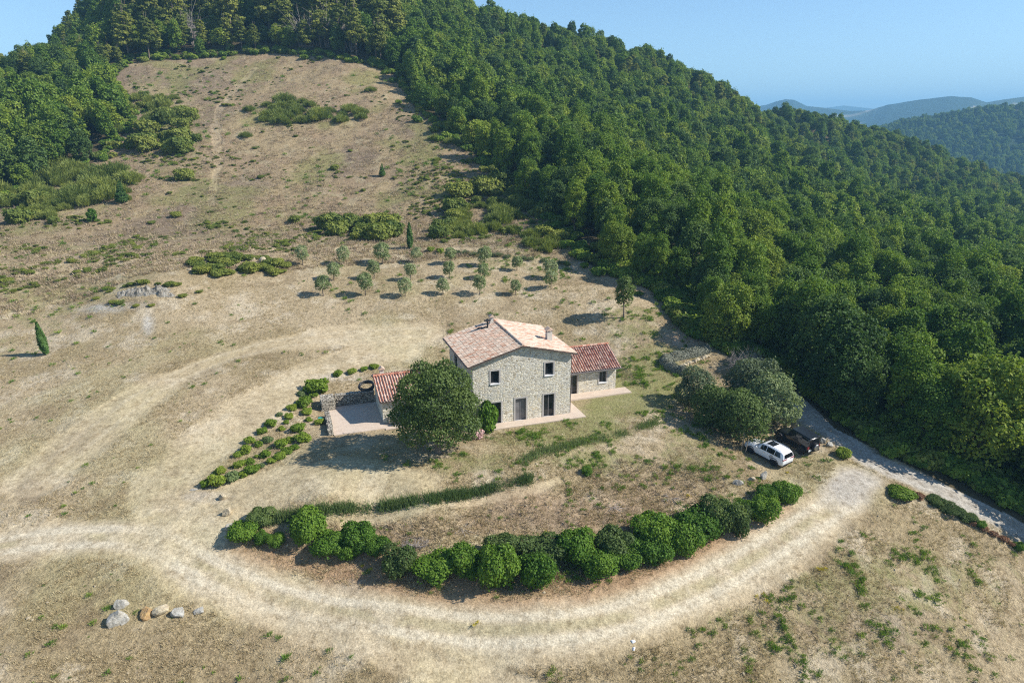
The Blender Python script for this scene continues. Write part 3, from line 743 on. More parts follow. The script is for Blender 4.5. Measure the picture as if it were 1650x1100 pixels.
slab(r2, (LM + .01, ev + .02, 2.62), (17.28, ev + .02, 2.62), (17.28, 7.2, 4.24), (LM + .01, 7.2, 4.24), .12)
slab(r2, (17.28, 10.28, 2.70), (LM + .01, 10.28, 2.70), (LM + .01, 7.2, 4.24), (17.28, 7.2, 4.24), .12)
ridge_caps(r2, (LM + .05, 7.2, 4.26), (17.3, 7.2, 4.26), .13, PAL_RED)
ro2 = roof_obj(r2, 'roof', house); ro2['label'] = 'low wing roof of red clay tiles with sunlit stripes painted into their colour'
g2 = MB(); g2.tube([(LM + .02, ev - .07, 2.53), (17.3, ev - .07, 2.53)], .06, 8); g2.build('gutter', M['copper'], ro2)
# left wing
b0_, b1_, vf, vb = -7.85, 0.0, 3.5, 8.6
wl = MB()
wl.add([(b0_, vf, -.3), (0, vf, -.3), (0, vf, 2.32), (b0_, vf, 2.32)], [(0, 1, 2, 3)])
wl.add([(b0_, vb, -.3), (b0_, vf, -.3), (b0_, vf, 2.32), (b0_, 7.4, 3.2), (b0_, vb, 2.9)], [(0, 1, 2, 3, 4)])
wl.add([(b0_, vb, -.3), (b0_, vb, 2.9), (0, vb, 2.9), (0, vb, -.3)], [(0, 1, 2, 3)])
wl.build('wall', M['stone'], house)
r3 = MB()
tile_plane(r3, (-8.15, 3.1, 2.34), (-.01, 3.1, 2.34), (-.01, 7.4, 3.42), (-8.15, 7.4, 3.42), .27, .42, .075, PAL_RED, True)
tile_plane(r3, (-.01, 9.0, 3.0), (-8.15, 9.0, 3.0), (-8.15, 7.4, 3.42), (-.01, 7.4, 3.42), .27, .42, .075, PAL_RED, True)
slab(r3, (-8.13, 3.12, 2.34), (-.01, 3.12, 2.34), (-.01, 7.4, 3.42), (-8.13, 7.4, 3.42), .12)
slab(r3, (-.01, 8.98, 3.0), (-8.13, 8.98, 3.0), (-8.13, 7.4, 3.42), (-.01, 7.4, 3.42), .12)
ridge_caps(r3, (-8.1, 7.4, 3.44), (-.05, 7.4, 3.44), .13, PAL_RED)
ro3 = roof_obj(r3, 'roof', house); ro3['label'] = 'low wing roof beside the large oak'
roof_keep = roof; roof = ro3
chimney(-7.2, 7.7, 3.1, 3.75, .2); roof = roof_keep
# low stone skirt of the wing under the tree
sk = MB(); sk.box((-7.4, 2.9, -.1), (-4.6, 3.46, .75), 0, jit=.03); sk.build('plinth', M['drystone'], house)

# ------------------------------------------------------------------ terrace paving, yard walls and yard things
pv = MB(); Z0, Z1 = -.35, .07
pv.box((.2, -1.25, Z0), (10.95, -.004, Z1)); pv.box((LM + .004, -.004, Z0), (10.95, 2.9, Z1)); pv.box((LM + .004, 2.9, Z0), (18.1, wf - .004, Z1 + .05))
pv.box((-12.5, 2.3, Z0), (-7.86, 9.0, Z1 - .01)); pv.box((-7.86, 2.0, Z0), (.2, 3.496, Z1 - .02))
po = pv.build('terrace_paving', M['paving']); po.location = (HO[0], HO[1], 0); po.rotation_euler = (0, 0, HA); tag(po, kind='structure')
def drywall(name, u0, u1, w0, w1, h, label, cat, seed, course=.2):
    """wall of separate rough stones laid in courses, one mesh"""
    r = np.random.default_rng(seed); mb = MB(); z = -.15
    L = max(u1 - u0, w1 - w0); along_u = (u1 - u0) >= (w1 - w0); th = min(u1 - u0, w1 - w0)
    while z < h:
        hh = course * r.uniform(.75, 1.3); s = -r.uniform(0, .2)
        while s < L:
            l = r.uniform(.25, .6); a, b = max(0, s), min(L, s + l)
            if b - a > .08:
                o = r.uniform(-.05, .05)
                p, q = ((u0 + a + .01, w0 + o, z), (u0 + b - .01, w1 + o, z + hh - .015)) if along_u else ((u0 + o, w0 + a + .01, z), (u1 + o, w0 + b - .01, z + hh - .015))
                if r.random() > .12 or z < h - .3: mb.box(p, q, 0, jit=.028)
            s += l
        z += hh
    o = mb.build(name, M['drystone']); o.location = (HO[0], HO[1], 0); o.rotation_euler = (0, 0, HA)
    return tag(bevel(o, .025, 1), label, cat)
drywall('retaining_wall', -12.2, -7.9, 9.05, 9.55, 1.2, 'dry stone retaining wall along the shaded back of the patio', 'wall', 3)
drywall('stone_block_wall', -13.2, -11.9, 8.2, 9.9, 1.1, 'thick pale stone wall end at the back left corner of the patio', 'wall', 4, .3)
drywall('low_patio_wall', -13.0, -12.55, 2.4, 6.9, .45, 'low white stone wall along the open left side of the patio', 'wall', 5)
# coil of pipe on the bank
cz = gz(*h2w(-8.55, 9.95))
cx, cy = h2w(-8.55, 9.95)
co = MB()
for k in range(9):
    rr_, zz = .72 + .05 * math.sin(k * 2.1), .05 + .042 * k
    pts = [(rr_ * math.cos(a) + .03 * math.sin(k), rr_ * math.sin(a) + .03 * math.cos(k * 1.7), zz + .04 * math.sin(a * 2 + k)) for a in np.linspace(0, 2 * math.pi, 33)]
    co.tube(pts, .04, 6, cap=False)
coil = co.build('pipe_coil', M['pipe'], smooth_=True); coil.location = (cx, cy, max(cz, 1.2) + .12); coil.rotation_euler = (R(16), R(-6), HA)
tag(coil, 'coil of black plastic pipe lying on the bank above the patio', 'pipe coil')
tp = MB(); tp.lathe((0, 0, 0), [(.17, 0), (.2, .02), (.25, .34), (.28, .36), (.24, .37), (.2, .06)], n=14); tx, ty = h2w(-13.5, 5.9)
to = tp.build('plastic_tub', M['teal'], smooth_=True); to.location = (tx, ty, gz(tx, ty)); to.rotation_euler = (0, R(14), 0); tag(to, 'small teal plastic tub beside the low patio wall', 'tub')

# ------------------------------------------------------------------ cars
def car_body(st, parent, paint, name='body'):
    """st: (x, half_width, z_bottom, z_mid, z_belt, roof_half_width, z_roof)"""
    V = []; n = 13
    for x, w, zb, zm, zt, wr_, zr in st:
        half = [(0, zb), (w * .86, zb), (w * .97, zb + .10), (w, zm), (w * .975, zt), (wr_, zr - .05), (wr_ - .11, zr)]
        ring = half + [(0, zr + .018)] + [(-y, z) for y, z in half[:0:-1]]
        n = len(ring); V += [(x, y, z) for y, z in ring]
    F = []
    for i in range(len(st) - 1):
        for k in range(n): F.append((i * n + k, (i + 1) * n + k, (i + 1) * n + (k + 1) % n, i * n + (k + 1) % n))
    F += [tuple(range(n)), tuple((len(st) - 1) * n + k for k in range(n))[::-1]]
    me = bpy.data.meshes.new(name); me.from_pydata(V, [], F); me.materials.append(paint)
    bm = bmesh.new(); bm.from_mesh(me); bmesh.ops.recalc_face_normals(bm, faces=bm.faces); bm.to_mesh(me); bm.free()
    me.polygons.foreach_set('use_smooth', np.full(len(me.polygons), True))
    o = link(bpy.data.objects.new(name, me), parent); bevel(o, .03, 2)
    return o
def interp_st(st, x):
    a = np.array(st); return [x] + [float(np.interp(x, a[:, 0], a[:, i])) for i in range(1, 7)]
def side_glass(st, x0, x1, sgn, f0=.10, f1=.86, inset0=0.0, inset1=0.0, n=5, off=.012):
    V = []; F = []
    for i in range(n):
        x = x0 + (x1 - x0) * i / (n - 1); s = interp_st(st, x)
        for f in (f0, f1):
            t = f if f > .5 else f
            xx = x + ((inset0 if i == 0 else 0) + (inset1 if i == n - 1 else 0)) * (1 if f == f1 else 0)
            s2 = interp_st(st, xx); y0, z0, y1, z1 = s2[1] * .975, s2[4], s2[5], s2[6] - .05
            y = y0 + (y1 - y0) * t + off; z = z0 + (z1 - z0) * t; V.append((xx, sgn * y, z))
    for i in range(n - 1): F.append((2 * i, 2 * i + 2, 2 * i + 3, 2 * i + 1) if sgn < 0 else (2 * i, 2 * i + 1, 2 * i + 3, 2 * i + 2))
    return V, F
def wheel(parent, x, y, r, wd, rimmat, name='wheel'):
    s = 1 if y > 0 else -1; mb = MB()
    mb.lathe((x, y, r), [(r * .62, -wd / 2), (r * .93, -wd / 2), (r, -wd * .36), (r, wd * .36), (r * .93, wd / 2), (r * .62, wd / 2)], (0, s, 0), 24)
    ty = mb.build('wheel', M['tyre'], parent, True); ty.data.polygons.foreach_set('use_smooth', np.full(len(ty.data.polygons), False))
    rm = MB(); rm.lathe((x, y, r), [(r * .62, wd * .18), (r * .64, wd * .5), (r * .56, wd * .5), (r * .52, wd * .22), (.02, wd * .2)], (0, s, 0), 24)
    for k in range(5):
        a = k * 2 * math.pi / 5 + .3; d = np.array((math.cos(a), 0, math.sin(a))); e = np.array((-math.sin(a), 0, math.cos(a)))
        c = np.array((x, y + s * wd * .44, r)); q = [c + d * .05 + e * .05, c + d * r * .58 + e * .045, c + d * r * .58 - e * .045, c + d * .05 - e * .05]
        V = q + [p - np.array((0, s * .04, 0)) for p in q]; rm.add(V, [(0, 1, 2, 3), (7, 6, 5, 4), (0, 4, 5, 1), (1, 5, 6, 2), (2, 6, 7, 3), (3, 7, 4, 0)])
    rm.build('rim', rimmat, ty)
def place_car(root, rear, front_dir, back=.0):
    g = G(*rear); d = np.array(front_dir, float); d /= np.linalg.norm(d)
    return g, d
# white crossover: x forwards, y left
def suv(root):
    st = [(-2.28,.80,.42,.62,.86,.76,.92),(-2.24,.88,.34,.66,.98,.80,1.06),(-2.12,.905,.30,.68,1.03,.74,1.44),(-1.85,.915,.28,.68,1.03,.70,1.60),(-1.2,.92,.26,.68,1.02,.70,1.655),(-.3,.92,.26,.67,1.0,.70,1.665),(.25,.92,.26,.67,.99,.68,1.60),(.75,.92,.26,.66,.98,.72,1.26),(1.05,.92,.26,.66,.97,.84,1.06),(1.6,.91,.27,.66,.93,.82,1.0),(2.05,.88,.30,.62,.84,.76,.91),(2.24,.78,.34,.56,.72,.66,.78)]
    body = car_body(st, root, M['white_paint'])
    for s in (-1, 1):
        for x0, x1, i0, i1 in ((-.28, .92, 0, -.42), (-1.18, -.34, 0, 0), (-1.92, -1.24, .18, 0)):
            mb = MB(); mb.add(*side_glass(st, x0, x1, s, .10, .9, i0, i1)); mb.build('side_window', M['carglass'], body)
    ws = MB(); ws.add([(1.0, .72, 1.10), (1.0, -.72, 1.10), (.31, -.60, 1.595), (.31, .60, 1.595)], [(0, 1, 2, 3)]); o = ws.build('windscreen', M['carglass'], body); o.location.z = .012; o.location.x = .01
    rw = MB(); rw.add([(-2.185, .66, 1.12), (-2.185, -.66, 1.12), (-2.05, -.60, 1.50), (-2.05, .60, 1.50)], [(3, 2, 1, 0)]); o = rw.build('rear_window', M['carglass'], body); o.location.x = -.085
    sr = MB(); sr.box((-.75, -.48, 1.675), (.0, .48, 1.692)); sr.build('sunroof', M['carglass'], body)
    for s in (-1, 1):
        rl_ = MB(); rl_.tube([(-1.75, s * .66, 1.66), (-.9, s * .665, 1.70), (.1, s * .65, 1.66)], .022, 6); rl_.build('roof_rail', M['chrome'], body)
        tl = MB(); tl.box((-2.285, s * .52 - .27, .92), (-2.13, s * .52 + .36 if s > 0 else s * .52 + .27, 1.04)) if s > 0 else tl.box((-2.285, -.88, .92), (-2.13, -.25, 1.04)); bevel(tl.build('taillight', M['taillight'], body), .03)
        hl = MB(); hl.box((1.98, min(s * .5, s * .84), .70), (2.2, max(s * .5, s * .84), .84)); bevel(hl.build('headlight', M['headlight'], body), .04)
        mr = MB(); mr.box((.62, min(s * .92, s * 1.1), 1.0), (.78, max(s * .92, s * 1.1), 1.15)); bevel(mr.build('mirror', M['white_paint'], body), .04)
        cl = MB()
        for cx_ in (-1.35, 1.35):
            ring = [(cx_ + .42 * math.cos(a), s * .905, .36 + .42 * math.sin(a)) for a in np.linspace(R(-14), R(194), 13)]
            cl.tube(ring, .045, 6)
            cl.lathe((cx_, s * .70, .36), [(.02, .2), (.40, .205)], (0, s, 0), 20)
        cl.box((-.95, min(s * .87, s * .935), .27), (.95, max(s * .87, s * .935), .37)); cl.build('wheel_arch_trim', M['black_plastic'], body)
        for dx in (-.31, -1.21):
            hd = MB(); hd.box((dx + .05, min(s * .92, s * .945), .88), (dx + .25, max(s * .92, s * .945), .91)); hd.build('door_handle', M['chrome'], body)
    for cx_ in (-1.35, 1.35):
        for s in (-1, 1): wheel(root, cx_, s * .80, .355, .23, M['darkalloy'])
    bp = MB(); bp.box((-2.32, -.72, .36), (-2.16, .72, .50)); bevel(bp.build('bumper', M['black_plastic'], body), .03)
    pl = MB(); pl.box((-2.30, -.26, .70), (-2.25, .26, .81)); pl.build('number_plate', M['plate'], body)
    em = MB(); c = (-.98, .925, .78)
    em.tube([(c[0] + .19 * math.cos(a), c[1] + .012, c[2] + .19 * math.sin(a)) for a in np.linspace(0, 2 * math.pi, 25)], .016, 5, cap=False)
    em.box((c[0] - .09, c[1], c[2] + .02), (c[0] + .07, c[1] + .012, c[2] + .085)); em.box((c[0] - .05, c[1], c[2] - .085), (c[0] + .10, c[1] + .012, c[2] - .025))
    em.build('door_emblem', M['grey_decal'], body)
def offroader(root):
    st = [(-1.86,.74,.52,.80,1.04,.72,1.10),(-1.84,.78,.48,.80,1.10,.70,1.78),(-1.70,.80,.46,.80,1.10,.70,1.86),(-.6,.80,.46,.80,1.10,.70,1.88),(.30,.80,.46,.80,1.08,.68,1.85),(.42,.80,.46,.80,1.08,.70,1.74),(.66,.79,.46,.80,1.06,.74,1.14),(1.2,.74,.48,.80,1.04,.66,1.10),(1.80,.68,.50,.78,1.0,.60,1.06),(1.90,.66,.52,.76,.98,.56,1.0)]
    body = car_body(st, root, M['black_paint'])
    top = MB(); top.box((-1.82, -.68, 1.885), (.30, .68, 1.935)); bevel(top.build('hardtop', M['roofblack'], body), .03)
    for s in (-1, 1):
        for x0, x1 in ((-.25, .36), (-.95, -.33), (-1.72, -1.03)):
            mb = MB(); mb.add(*side_glass(st, x0, x1, s, .10, .9)); mb.build('side_window', M['carglass'], body)
        fd = MB()
        for cx_ in (-1.22, 1.28):
            V = []; 
            for a in np.linspace(R(8), R(172), 9):
                for (r_, y) in ((.50, .70), (.50, 1.0), (.44, 1.0)): V.append((cx_ + r_ * math.cos(a) * 1.05, s * y, .42 + r_ * math.sin(a)))
            F = [(3 * i + j, 3 * i + 3 + j, 3 * i + 4 + j, 3 * i + 1 + j) for i in range(8) for j in (0, 1)]; fd.add(V, F)
            fd.lathe((cx_, s * .58, .42), [(.02, .2), (.44, .21)], (0, s, 0), 18)
        fd.box((-.72, min(s * .78, s * .93), .40), (.78, max(s * .78, s * .93), .47)); fd.build('fender_flare', M['black_plastic'], body)
        mr = MB(); mr.box((.40, min(s * .8, s * 1.04), 1.12), (.50, max(s * .8, s * 1.04), 1.30)); bevel(mr.build('mirror', M['black_plastic'], body), .03)
        tl = MB(); tl.box((-1.90, min(s * .62, s * .80), .84), (-1.82, max(s * .62, s * .80), 1.06)); tl.build('taillight', M['taillight'], body)
        hl = MB(); hl.lathe((1.88, s * .44, .84), [(.11, 0), (.11, .05), (.02, .07)], (1, 0, 0), 14); hl.build('headlight', M['headlight'], body)
    ws = MB(); ws.add([(.66, .62, 1.18), (.66, -.62, 1.18), (.445, -.60, 1.70), (.445, .60, 1.70)], [(0, 1, 2, 3)]); o = ws.build('windscreen', M['carglass'], body); o.location.x = .012
    rw = MB(); rw.add([(-1.85, .58, 1.22), (-1.85, -.58, 1.22), (-1.835, -.56, 1.68), (-1.835, .56, 1.68)], [(3, 2, 1, 0)]); o = rw.build('rear_window', M['carglass'], body); o.location.x = -.03
    for cx_ in (-1.22, 1.28):
        for s in (-1, 1): wheel(root, cx_, s * .80, .42, .27, M['alloy'])
    sp = MB(); sp.lathe((-2.0, -.08, .98), [(.30, -.12), (.38, -.13), (.41, -.08), (.41, .08), (.38, .13), (.28, .14), (.05, .15)], (-1, 0, 0), 24)
    sw_ = sp.build('spare_wheel', M['tyre'], root); cv = MB(); cv.lathe((-2.14, -.08, .98), [(.30, 0), (.28, .03), (.05, .04)], (-1, 0, 0), 20); cv.build('wheel_cover', M['alloy'], sw_)
    for q0, q1 in (((-1.98, -.78, .46), (-1.84, .78, .62)), ((1.88, -.78, .46), (2.08, .78, .64))):
        bp = MB(); bp.box(q0, q1); bevel(bp.build('bumper', M['black_plastic'], body), .03)
    pl = MB(); pl.box((-2.0, .40, .64), (-1.96, .74, .80)); pl.build('number_plate', M['plate'], body)
def set_car(fn, name, label, rear_px, front_px, rear_x, lateral, sc=1.0):
    """rear_px / front_px: where the rear and front tyres on the visible left side touch the ground"""
    a, b = G(*rear_px), G(*front_px); d = b - a; yaw = math.atan2(d[1], d[0]); pitch = -math.atan2(d[2], math.hypot(d[0], d[1]))
    root = empty(name); fn(root)
    rot = Euler((0, pitch, yaw)).to_matrix(); off = rot @ (Vector((rear_x, lateral, 0)) * sc)
    root.location = Vector(a) - off; root.location.z += .03; root.rotation_euler = (0, pitch, yaw); root.scale = (sc,) * 3
    return tag(root, label, 'car')
set_car(suv, 'parked_suv', 'white crossover car with sunroof parked beside the black off-roader', (1246, 750), (1208, 729.5), -1.35, .85, .92)
set_car(offroader, 'parked_offroader', 'black boxy off-road car with spare wheel on its tailgate parked under the bank', (1288, 732), (1249, 708), -1.22, .88, .98)

# ------------------------------------------------------------------ plants: meshes
def unit(v): return v / (np.linalg.norm(v, axis=-1, keepdims=True) + 1e-9)
def leaves(P, N, size, r, aspect=1.0, lv=None, jit=.35):
    """folded leaf quads at P facing N"""
    n = len(P); t = unit(np.cross(N, unit(r.normal(size=(n, 3))))); b = np.cross(N, t)
    s = (size * r.uniform(1 - jit, 1 + jit, n))[:, None]
    f = r.uniform(-.35, .35, (n, 1)) * s
    q = np.stack([P - t * s * .5 - b * s * .5 * aspect, P + t * s * .5 - b * s * .35 * aspect + N * f, P + t * s * .45 + b * s * .5 * aspect, P - t * s * .35 + b * s * .5 * aspect + N * f * .6], 1)
    F = np.arange(n * 4).reshape(n, 4)
    return q.reshape(-1, 3), F, np.repeat(np.clip(r.uniform(0, 1, n) if lv is None else lv, 0, 1), 4)
def lobed(seed, lobes, n, leaf, mat, zmin=0.0, up=.25, name='crown', aspect=1.0, rand=.75, ragged=.10):
    r = np.random.default_rng(seed); L = np.array(lobes, float)     # cx cy cz rx rz
    w = L[:, 3] ** 2 * 1.0; w /= w.sum()
    P = []; N = []; K = []
    tot = 0
    while tot < n:
        k = r.choice(len(L), n, p=w); d = unit(r.normal(size=(n, 3))); d[:, 2] = np.where(r.random(n) < .6, np.abs(d[:, 2]), d[:, 2])
        rad = np.stack([L[k, 3], L[k, 3], L[k, 4]], 1)
        p = L[k, :3] + d * rad * (1 - .28 * r.random(n) ** 1.6)[:, None] * (r.uniform(.95, 1.1, (n, 1)) + np.where(r.random((n, 1)) < ragged, r.uniform(.05, .38, (n, 1)), 0))
        q = (p[:, None, :] - L[None, :, :3]) / np.stack([L[:, 3], L[:, 3], L[:, 4]], 1)[None]
        ins = ((q ** 2).sum(-1) < .62); ins[np.arange(n), k] = False
        ok = (~ins.any(1) | (r.random(n) < .05)) & (p[:, 2] > zmin)
        P.append(p[ok]); N.append(d[ok]); K.append(k[ok]); tot += ok.sum()
    P = np.concatenate(P)[:n]; N = np.concatenate(N)[:n]; K = np.concatenate(K)[:n]
    nn = unit(N * .8 + r.normal(size=N.shape) * rand * .6 + np.array((0, 0, up)))
    tone = r.uniform(-.22, .22, len(L))[K]
    V, F, lv = leaves(P, nn, leaf, r, aspect, .5 + tone + r.normal(size=len(P)) * .2)
    return mesh_np(name, V, F, mat, attrs={'lv': lv})
def broad_lobes(seed, R_, zb, zt, n, rl=(.36, .52)):
    r = np.random.default_rng(seed); L = [(0, 0, (zb + zt) / 2 + .1 * (zt - zb), R_ * .62, (zt - zb) * .42)]
    for k in range(n):
        t = (k + .5) / n; a = k * 2.4 + r.uniform(-.5, .5); z = zb + (zt - zb) * (.16 + .72 * t) + r.uniform(-.1, .1) * (zt - zb)
        prof = math.sqrt(max(.08, 1 - ((t - .33) / .72) ** 2)); d = R_ * prof * r.uniform(.48, .85 if n > 30 else .72); q = R_ * r.uniform(*rl)
        L.append((d * math.cos(a), d * math.sin(a), z, q, q * r.uniform(.8, 1.35)))
    return L
def trunk_mesh(seed, h, r0, spread, nb, mat='bark', name='trunk'):
    r = np.random.default_rng(seed); mb = MB(); lean = r.uniform(-.06, .06, 2) * h
    top = np.array((lean[0], lean[1], h)); mb.tube([(0, 0, -.5), (0, 0, .05), top * .5, top], [r0 * 1.35, r0 * 1.1, r0 * .8, r0 * .5], 8)
    for k in range(nb):
        a = k * 2.4 + r.uniform(-.4, .4); t = r.uniform(.5, 1.0); b = top * t; e = b + np.array((math.cos(a) * spread * r.uniform(.6, 1), math.sin(a) * spread * r.uniform(.6, 1), h * r.uniform(.35, .9)))
        m = (b + e) / 2 + np.array((0, 0, .12 * h)); mb.tube([b, m, e], [r0 * .5, r0 * .33, r0 * .1], 6)
    return mb.mesh(name, M[mat], True)
def bush_mesh(seed, n, leaf, mat, flat=1.0, nl=9, up=.3, aspect=1.0):
    """bush of radius 1 and height 1"""
    r = np.random.default_rng(seed); L = [(0, 0, .42, .66, .46)]
    for k in range(nl):
        a = k * 2.4 + r.uniform(-.4, .4); d = r.uniform(.30, .62); q = r.uniform(.30, .44); z = r.uniform(.18, .74) * (1.15 - .4 * d)
        L.append((d * math.cos(a), d * math.sin(a), z, q, q * .72 * flat))
    return lobed(seed, L, n, leaf, mat, -.02, up, 'foliage', aspect)
def spray_mesh(seed, n, mat, leaf=.2, up=1.0, wid=.16, name='foliage'):
    """broom-like bush of upright shoots, radius 1, height 1"""
    r = np.random.default_rng(seed); a = r.uniform(0, 2 * math.pi, n); d = np.sqrt(r.random(n)) * .9
    h = (1 - .55 * d ** 2) * r.uniform(.45, 1.0, n); lump = .8 + .35 * np.sin(a * 3 + seed) * d
    B = np.stack([d * np.cos(a) * lump, d * np.sin(a) * lump, h * .5 * r.uniform(.3, 1.6, n)], 1)
    dr = unit(np.stack([np.cos(a) * d * .8, np.sin(a) * d * .8, np.full(n, up)], 1) + r.normal(size=(n, 3)) * .25)
    sd = unit(np.cross(dr, unit(r.normal(size=(n, 3))))) * (wid * .5 * r.uniform(.5, 1.2, n))[:, None]
    l = (leaf * r.uniform(.6, 1.5, n))[:, None]
    V = np.stack([B - sd, B + sd, B + dr * l + sd * .35, B + dr * l - sd * .35], 1).reshape(-1, 3)
    lv = np.repeat(np.clip(.5 + r.normal(size=n) * .25, 0, 1), 4)
    return mesh_np(name, V, np.arange(n * 4).reshape(n, 4), mat, attrs={'lv': lv})
def tuft_mesh(seed, n, mat, h=.25, spread=.12, lean=.5, wid=.012):
    r = np.random.default_rng(seed); a = r.uniform(0, 6.28, n); d = spread * np.sqrt(r.random(n))
    B = np.stack([d * np.cos(a), d * np.sin(a), np.full(n, -.03)], 1); dr = unit(np.stack([np.cos(a) * lean, np.sin(a) * lean, np.ones(n)], 1) + r.normal(size=(n, 3)) * .3)
    sd = unit(np.cross(dr, unit(r.normal(size=(n, 3))))) * wid; l = (h * r.uniform(.5, 1.2, n))[:, None]
    V = np.stack([B - sd, B + sd, B + dr * l + sd * .2, B + dr * l - sd * .2], 1).reshape(-1, 3)
    return mesh_np('tuft', V, np.arange(n * 4).reshape(n, 4), mat, attrs={'lv': np.repeat(r.random(n), 4)})

# ------------------------------------------------------------------ plants: placing
def scatter(name, P, S, meshes, seed=0, S3=None, tilt=.08):
    """one object that sets copies of the given meshes on many points"""
    r = np.random.default_rng(seed); n = len(P)
    coll = bpy.data.collections.new(name + '_kinds')
    for k, me in enumerate(meshes): coll.objects.link(bpy.data.objects.new('%s_kind_%02d' % (name, k), me))
    me = bpy.data.meshes.new(name); me.vertices.add(n); me.vertices.foreach_set('co', np.asarray(P, np.float32).ravel())
    S = np.asarray(S, np.float32); S3 = np.stack([S, S, S], 1) if S3 is None else S3
    a = me.attributes.new('scl', 'FLOAT_VECTOR', 'POINT'); a.data.foreach_set('vector', np.asarray(S3, np.float32).ravel())
    rot = np.stack([r.normal(size=n) * tilt, r.normal(size=n) * tilt, r.uniform(0, 6.283, n)], 1)
    a = me.attributes.new('rot', 'FLOAT_VECTOR', 'POINT'); a.data.foreach_set('vector', rot.astype(np.float32).ravel())
    a = me.attributes.new('idx', 'INT', 'POINT'); a.data.foreach_set('value', r.integers(0, len(meshes), n).astype(np.int32))
    o = link(bpy.data.objects.new(name, me))
    g = bpy.data.node_groups.new(name + '_scatter', 'GeometryNodeTree')
    g.interface.new_socket('Geometry', in_out='INPUT', socket_type='NodeSocketGeometry'); g.interface.new_socket('Geometry', in_out='OUTPUT', socket_type='NodeSocketGeometry')
    N = g.nodes.new; i, u = N('NodeGroupInput'), N('NodeGroupOutput')
    ip = N('GeometryNodeInstanceOnPoints'); ci = N('GeometryNodeCollectionInfo'); ci.inputs['Collection'].default_value = coll; ci.inputs['Separate Children'].default_value = True; ci.inputs['Reset Children'].default_value = True
    ip.inputs['Pick Instance'].default_value = True
    def attr(nm, ty):
        q = N('GeometryNodeInputNamedAttribute'); q.data_type = ty; q.inputs['Name'].default_value = nm; return [s for s in q.outputs if s.enabled][0]
    e2r = N('FunctionNodeEulerToRotation'); g.links.new(attr('rot', 'FLOAT_VECTOR'), e2r.inputs[0])
    g.links.new(i.outputs[0], ip.inputs['Points']); g.links.new(ci.outputs[0], ip.inputs['Instance'])
    g.links.new(attr('idx', 'INT'), ip.inputs['Instance Index']); g.links.new(e2r.outputs[0], ip.inputs['Rotation']); g.links.new(attr('scl', 'FLOAT_VECTOR'), ip.inputs['Scale'])
    g.links.new(ip.outputs[0], u.inputs[0])
    m = o.modifiers.new('scatter', 'NODES'); m.node_group = g
    return o
def tree(name, crown, trunk, loc, sc, label, cat='tree', group=None, rz=None, szz=1.0):
    root = empty(name, loc, rz if rz is not None else random.uniform(0, 6.28)); root.scale = (sc, sc, sc * szz)
    if trunk: link(bpy.data.objects.new('trunk', trunk), root)
    link(bpy.data.objects.new('crown', crown), root)
    return tag(root, label, cat, group)
def mpp(p): return math.hypot(p[1], CAM_H - p[2]) / FPX     # metres in one pixel there
def bush(name, me, px, py, wpx, hpx, label, cat='bush', group=None, back=.75, flat=None):
    """bush whose lower front edge is seen at (px, py)"""
    g = G(px, py); m = mpp(g); r = wpx * m / 2
    d = unit(np.array([g[0], g[1]])); p = g[:2] + d * r * back
    el = math.atan2(CAM_H - g[2], g[1]); h = max(.25, (hpx * m - 2 * r * math.sin(el) * .55) / math.cos(el)) if flat is None else r * flat
    o = link(bpy.data.objects.new(name, me)); o.location = (p[0], p[1], gz(p[0], p[1]) - .04 * h); o.scale = (r * 1.06, r * 1.06, h); o.rotation_euler = (0, 0, random.uniform(0, 6.28))
    return tag(o, label, cat, group)

# -- large oak before the house
bl = []
r_ = np.random.default_rng(5)
for k in range(30):
    t = (k + .5) / 30; a = k * 2.4; z = 1.5 + 4.9 * t; prof = math.sqrt(max(.05, 1 - ((t - .38) / .70) ** 2)); d = 3.3 * prof * r_.uniform(.5, .82)
    bl.append((d * math.cos(a), d * math.sin(a), z, r_.uniform(.85, 1.35), r_.uniform(.7, 1.05)))
bl += [(0, 0, 3.9, 2.0, 2.0)]
oakc = lobed(77, bl, 24000, .12, M['ilex'], .5, .25, rand=1.1, ragged=.2)
g = G(712, 735); tree('large_oak', oakc, trunk_mesh(8, 2.6, .26, 2.2, 8), (g[0] - .35, g[1] + .6, gz(g[0], g[1])), 1.06, 'large round evergreen oak standing before the left corner of the farmhouse', 'tree', rz=.4, szz=1.08)
bush('oleander', bush_mesh(31, 1800, .16, M['laurel']), 787, 697, 38, 50, 'loose green shrub against the house wall beside the lower left window', 'shrub')
po_ = bush('flowering_shrub', bush_mesh(32, 700, .15, M['pink']), 768, 709, 22, 24, 'small shrub with faded pink flowers under the large oak', 'shrub')
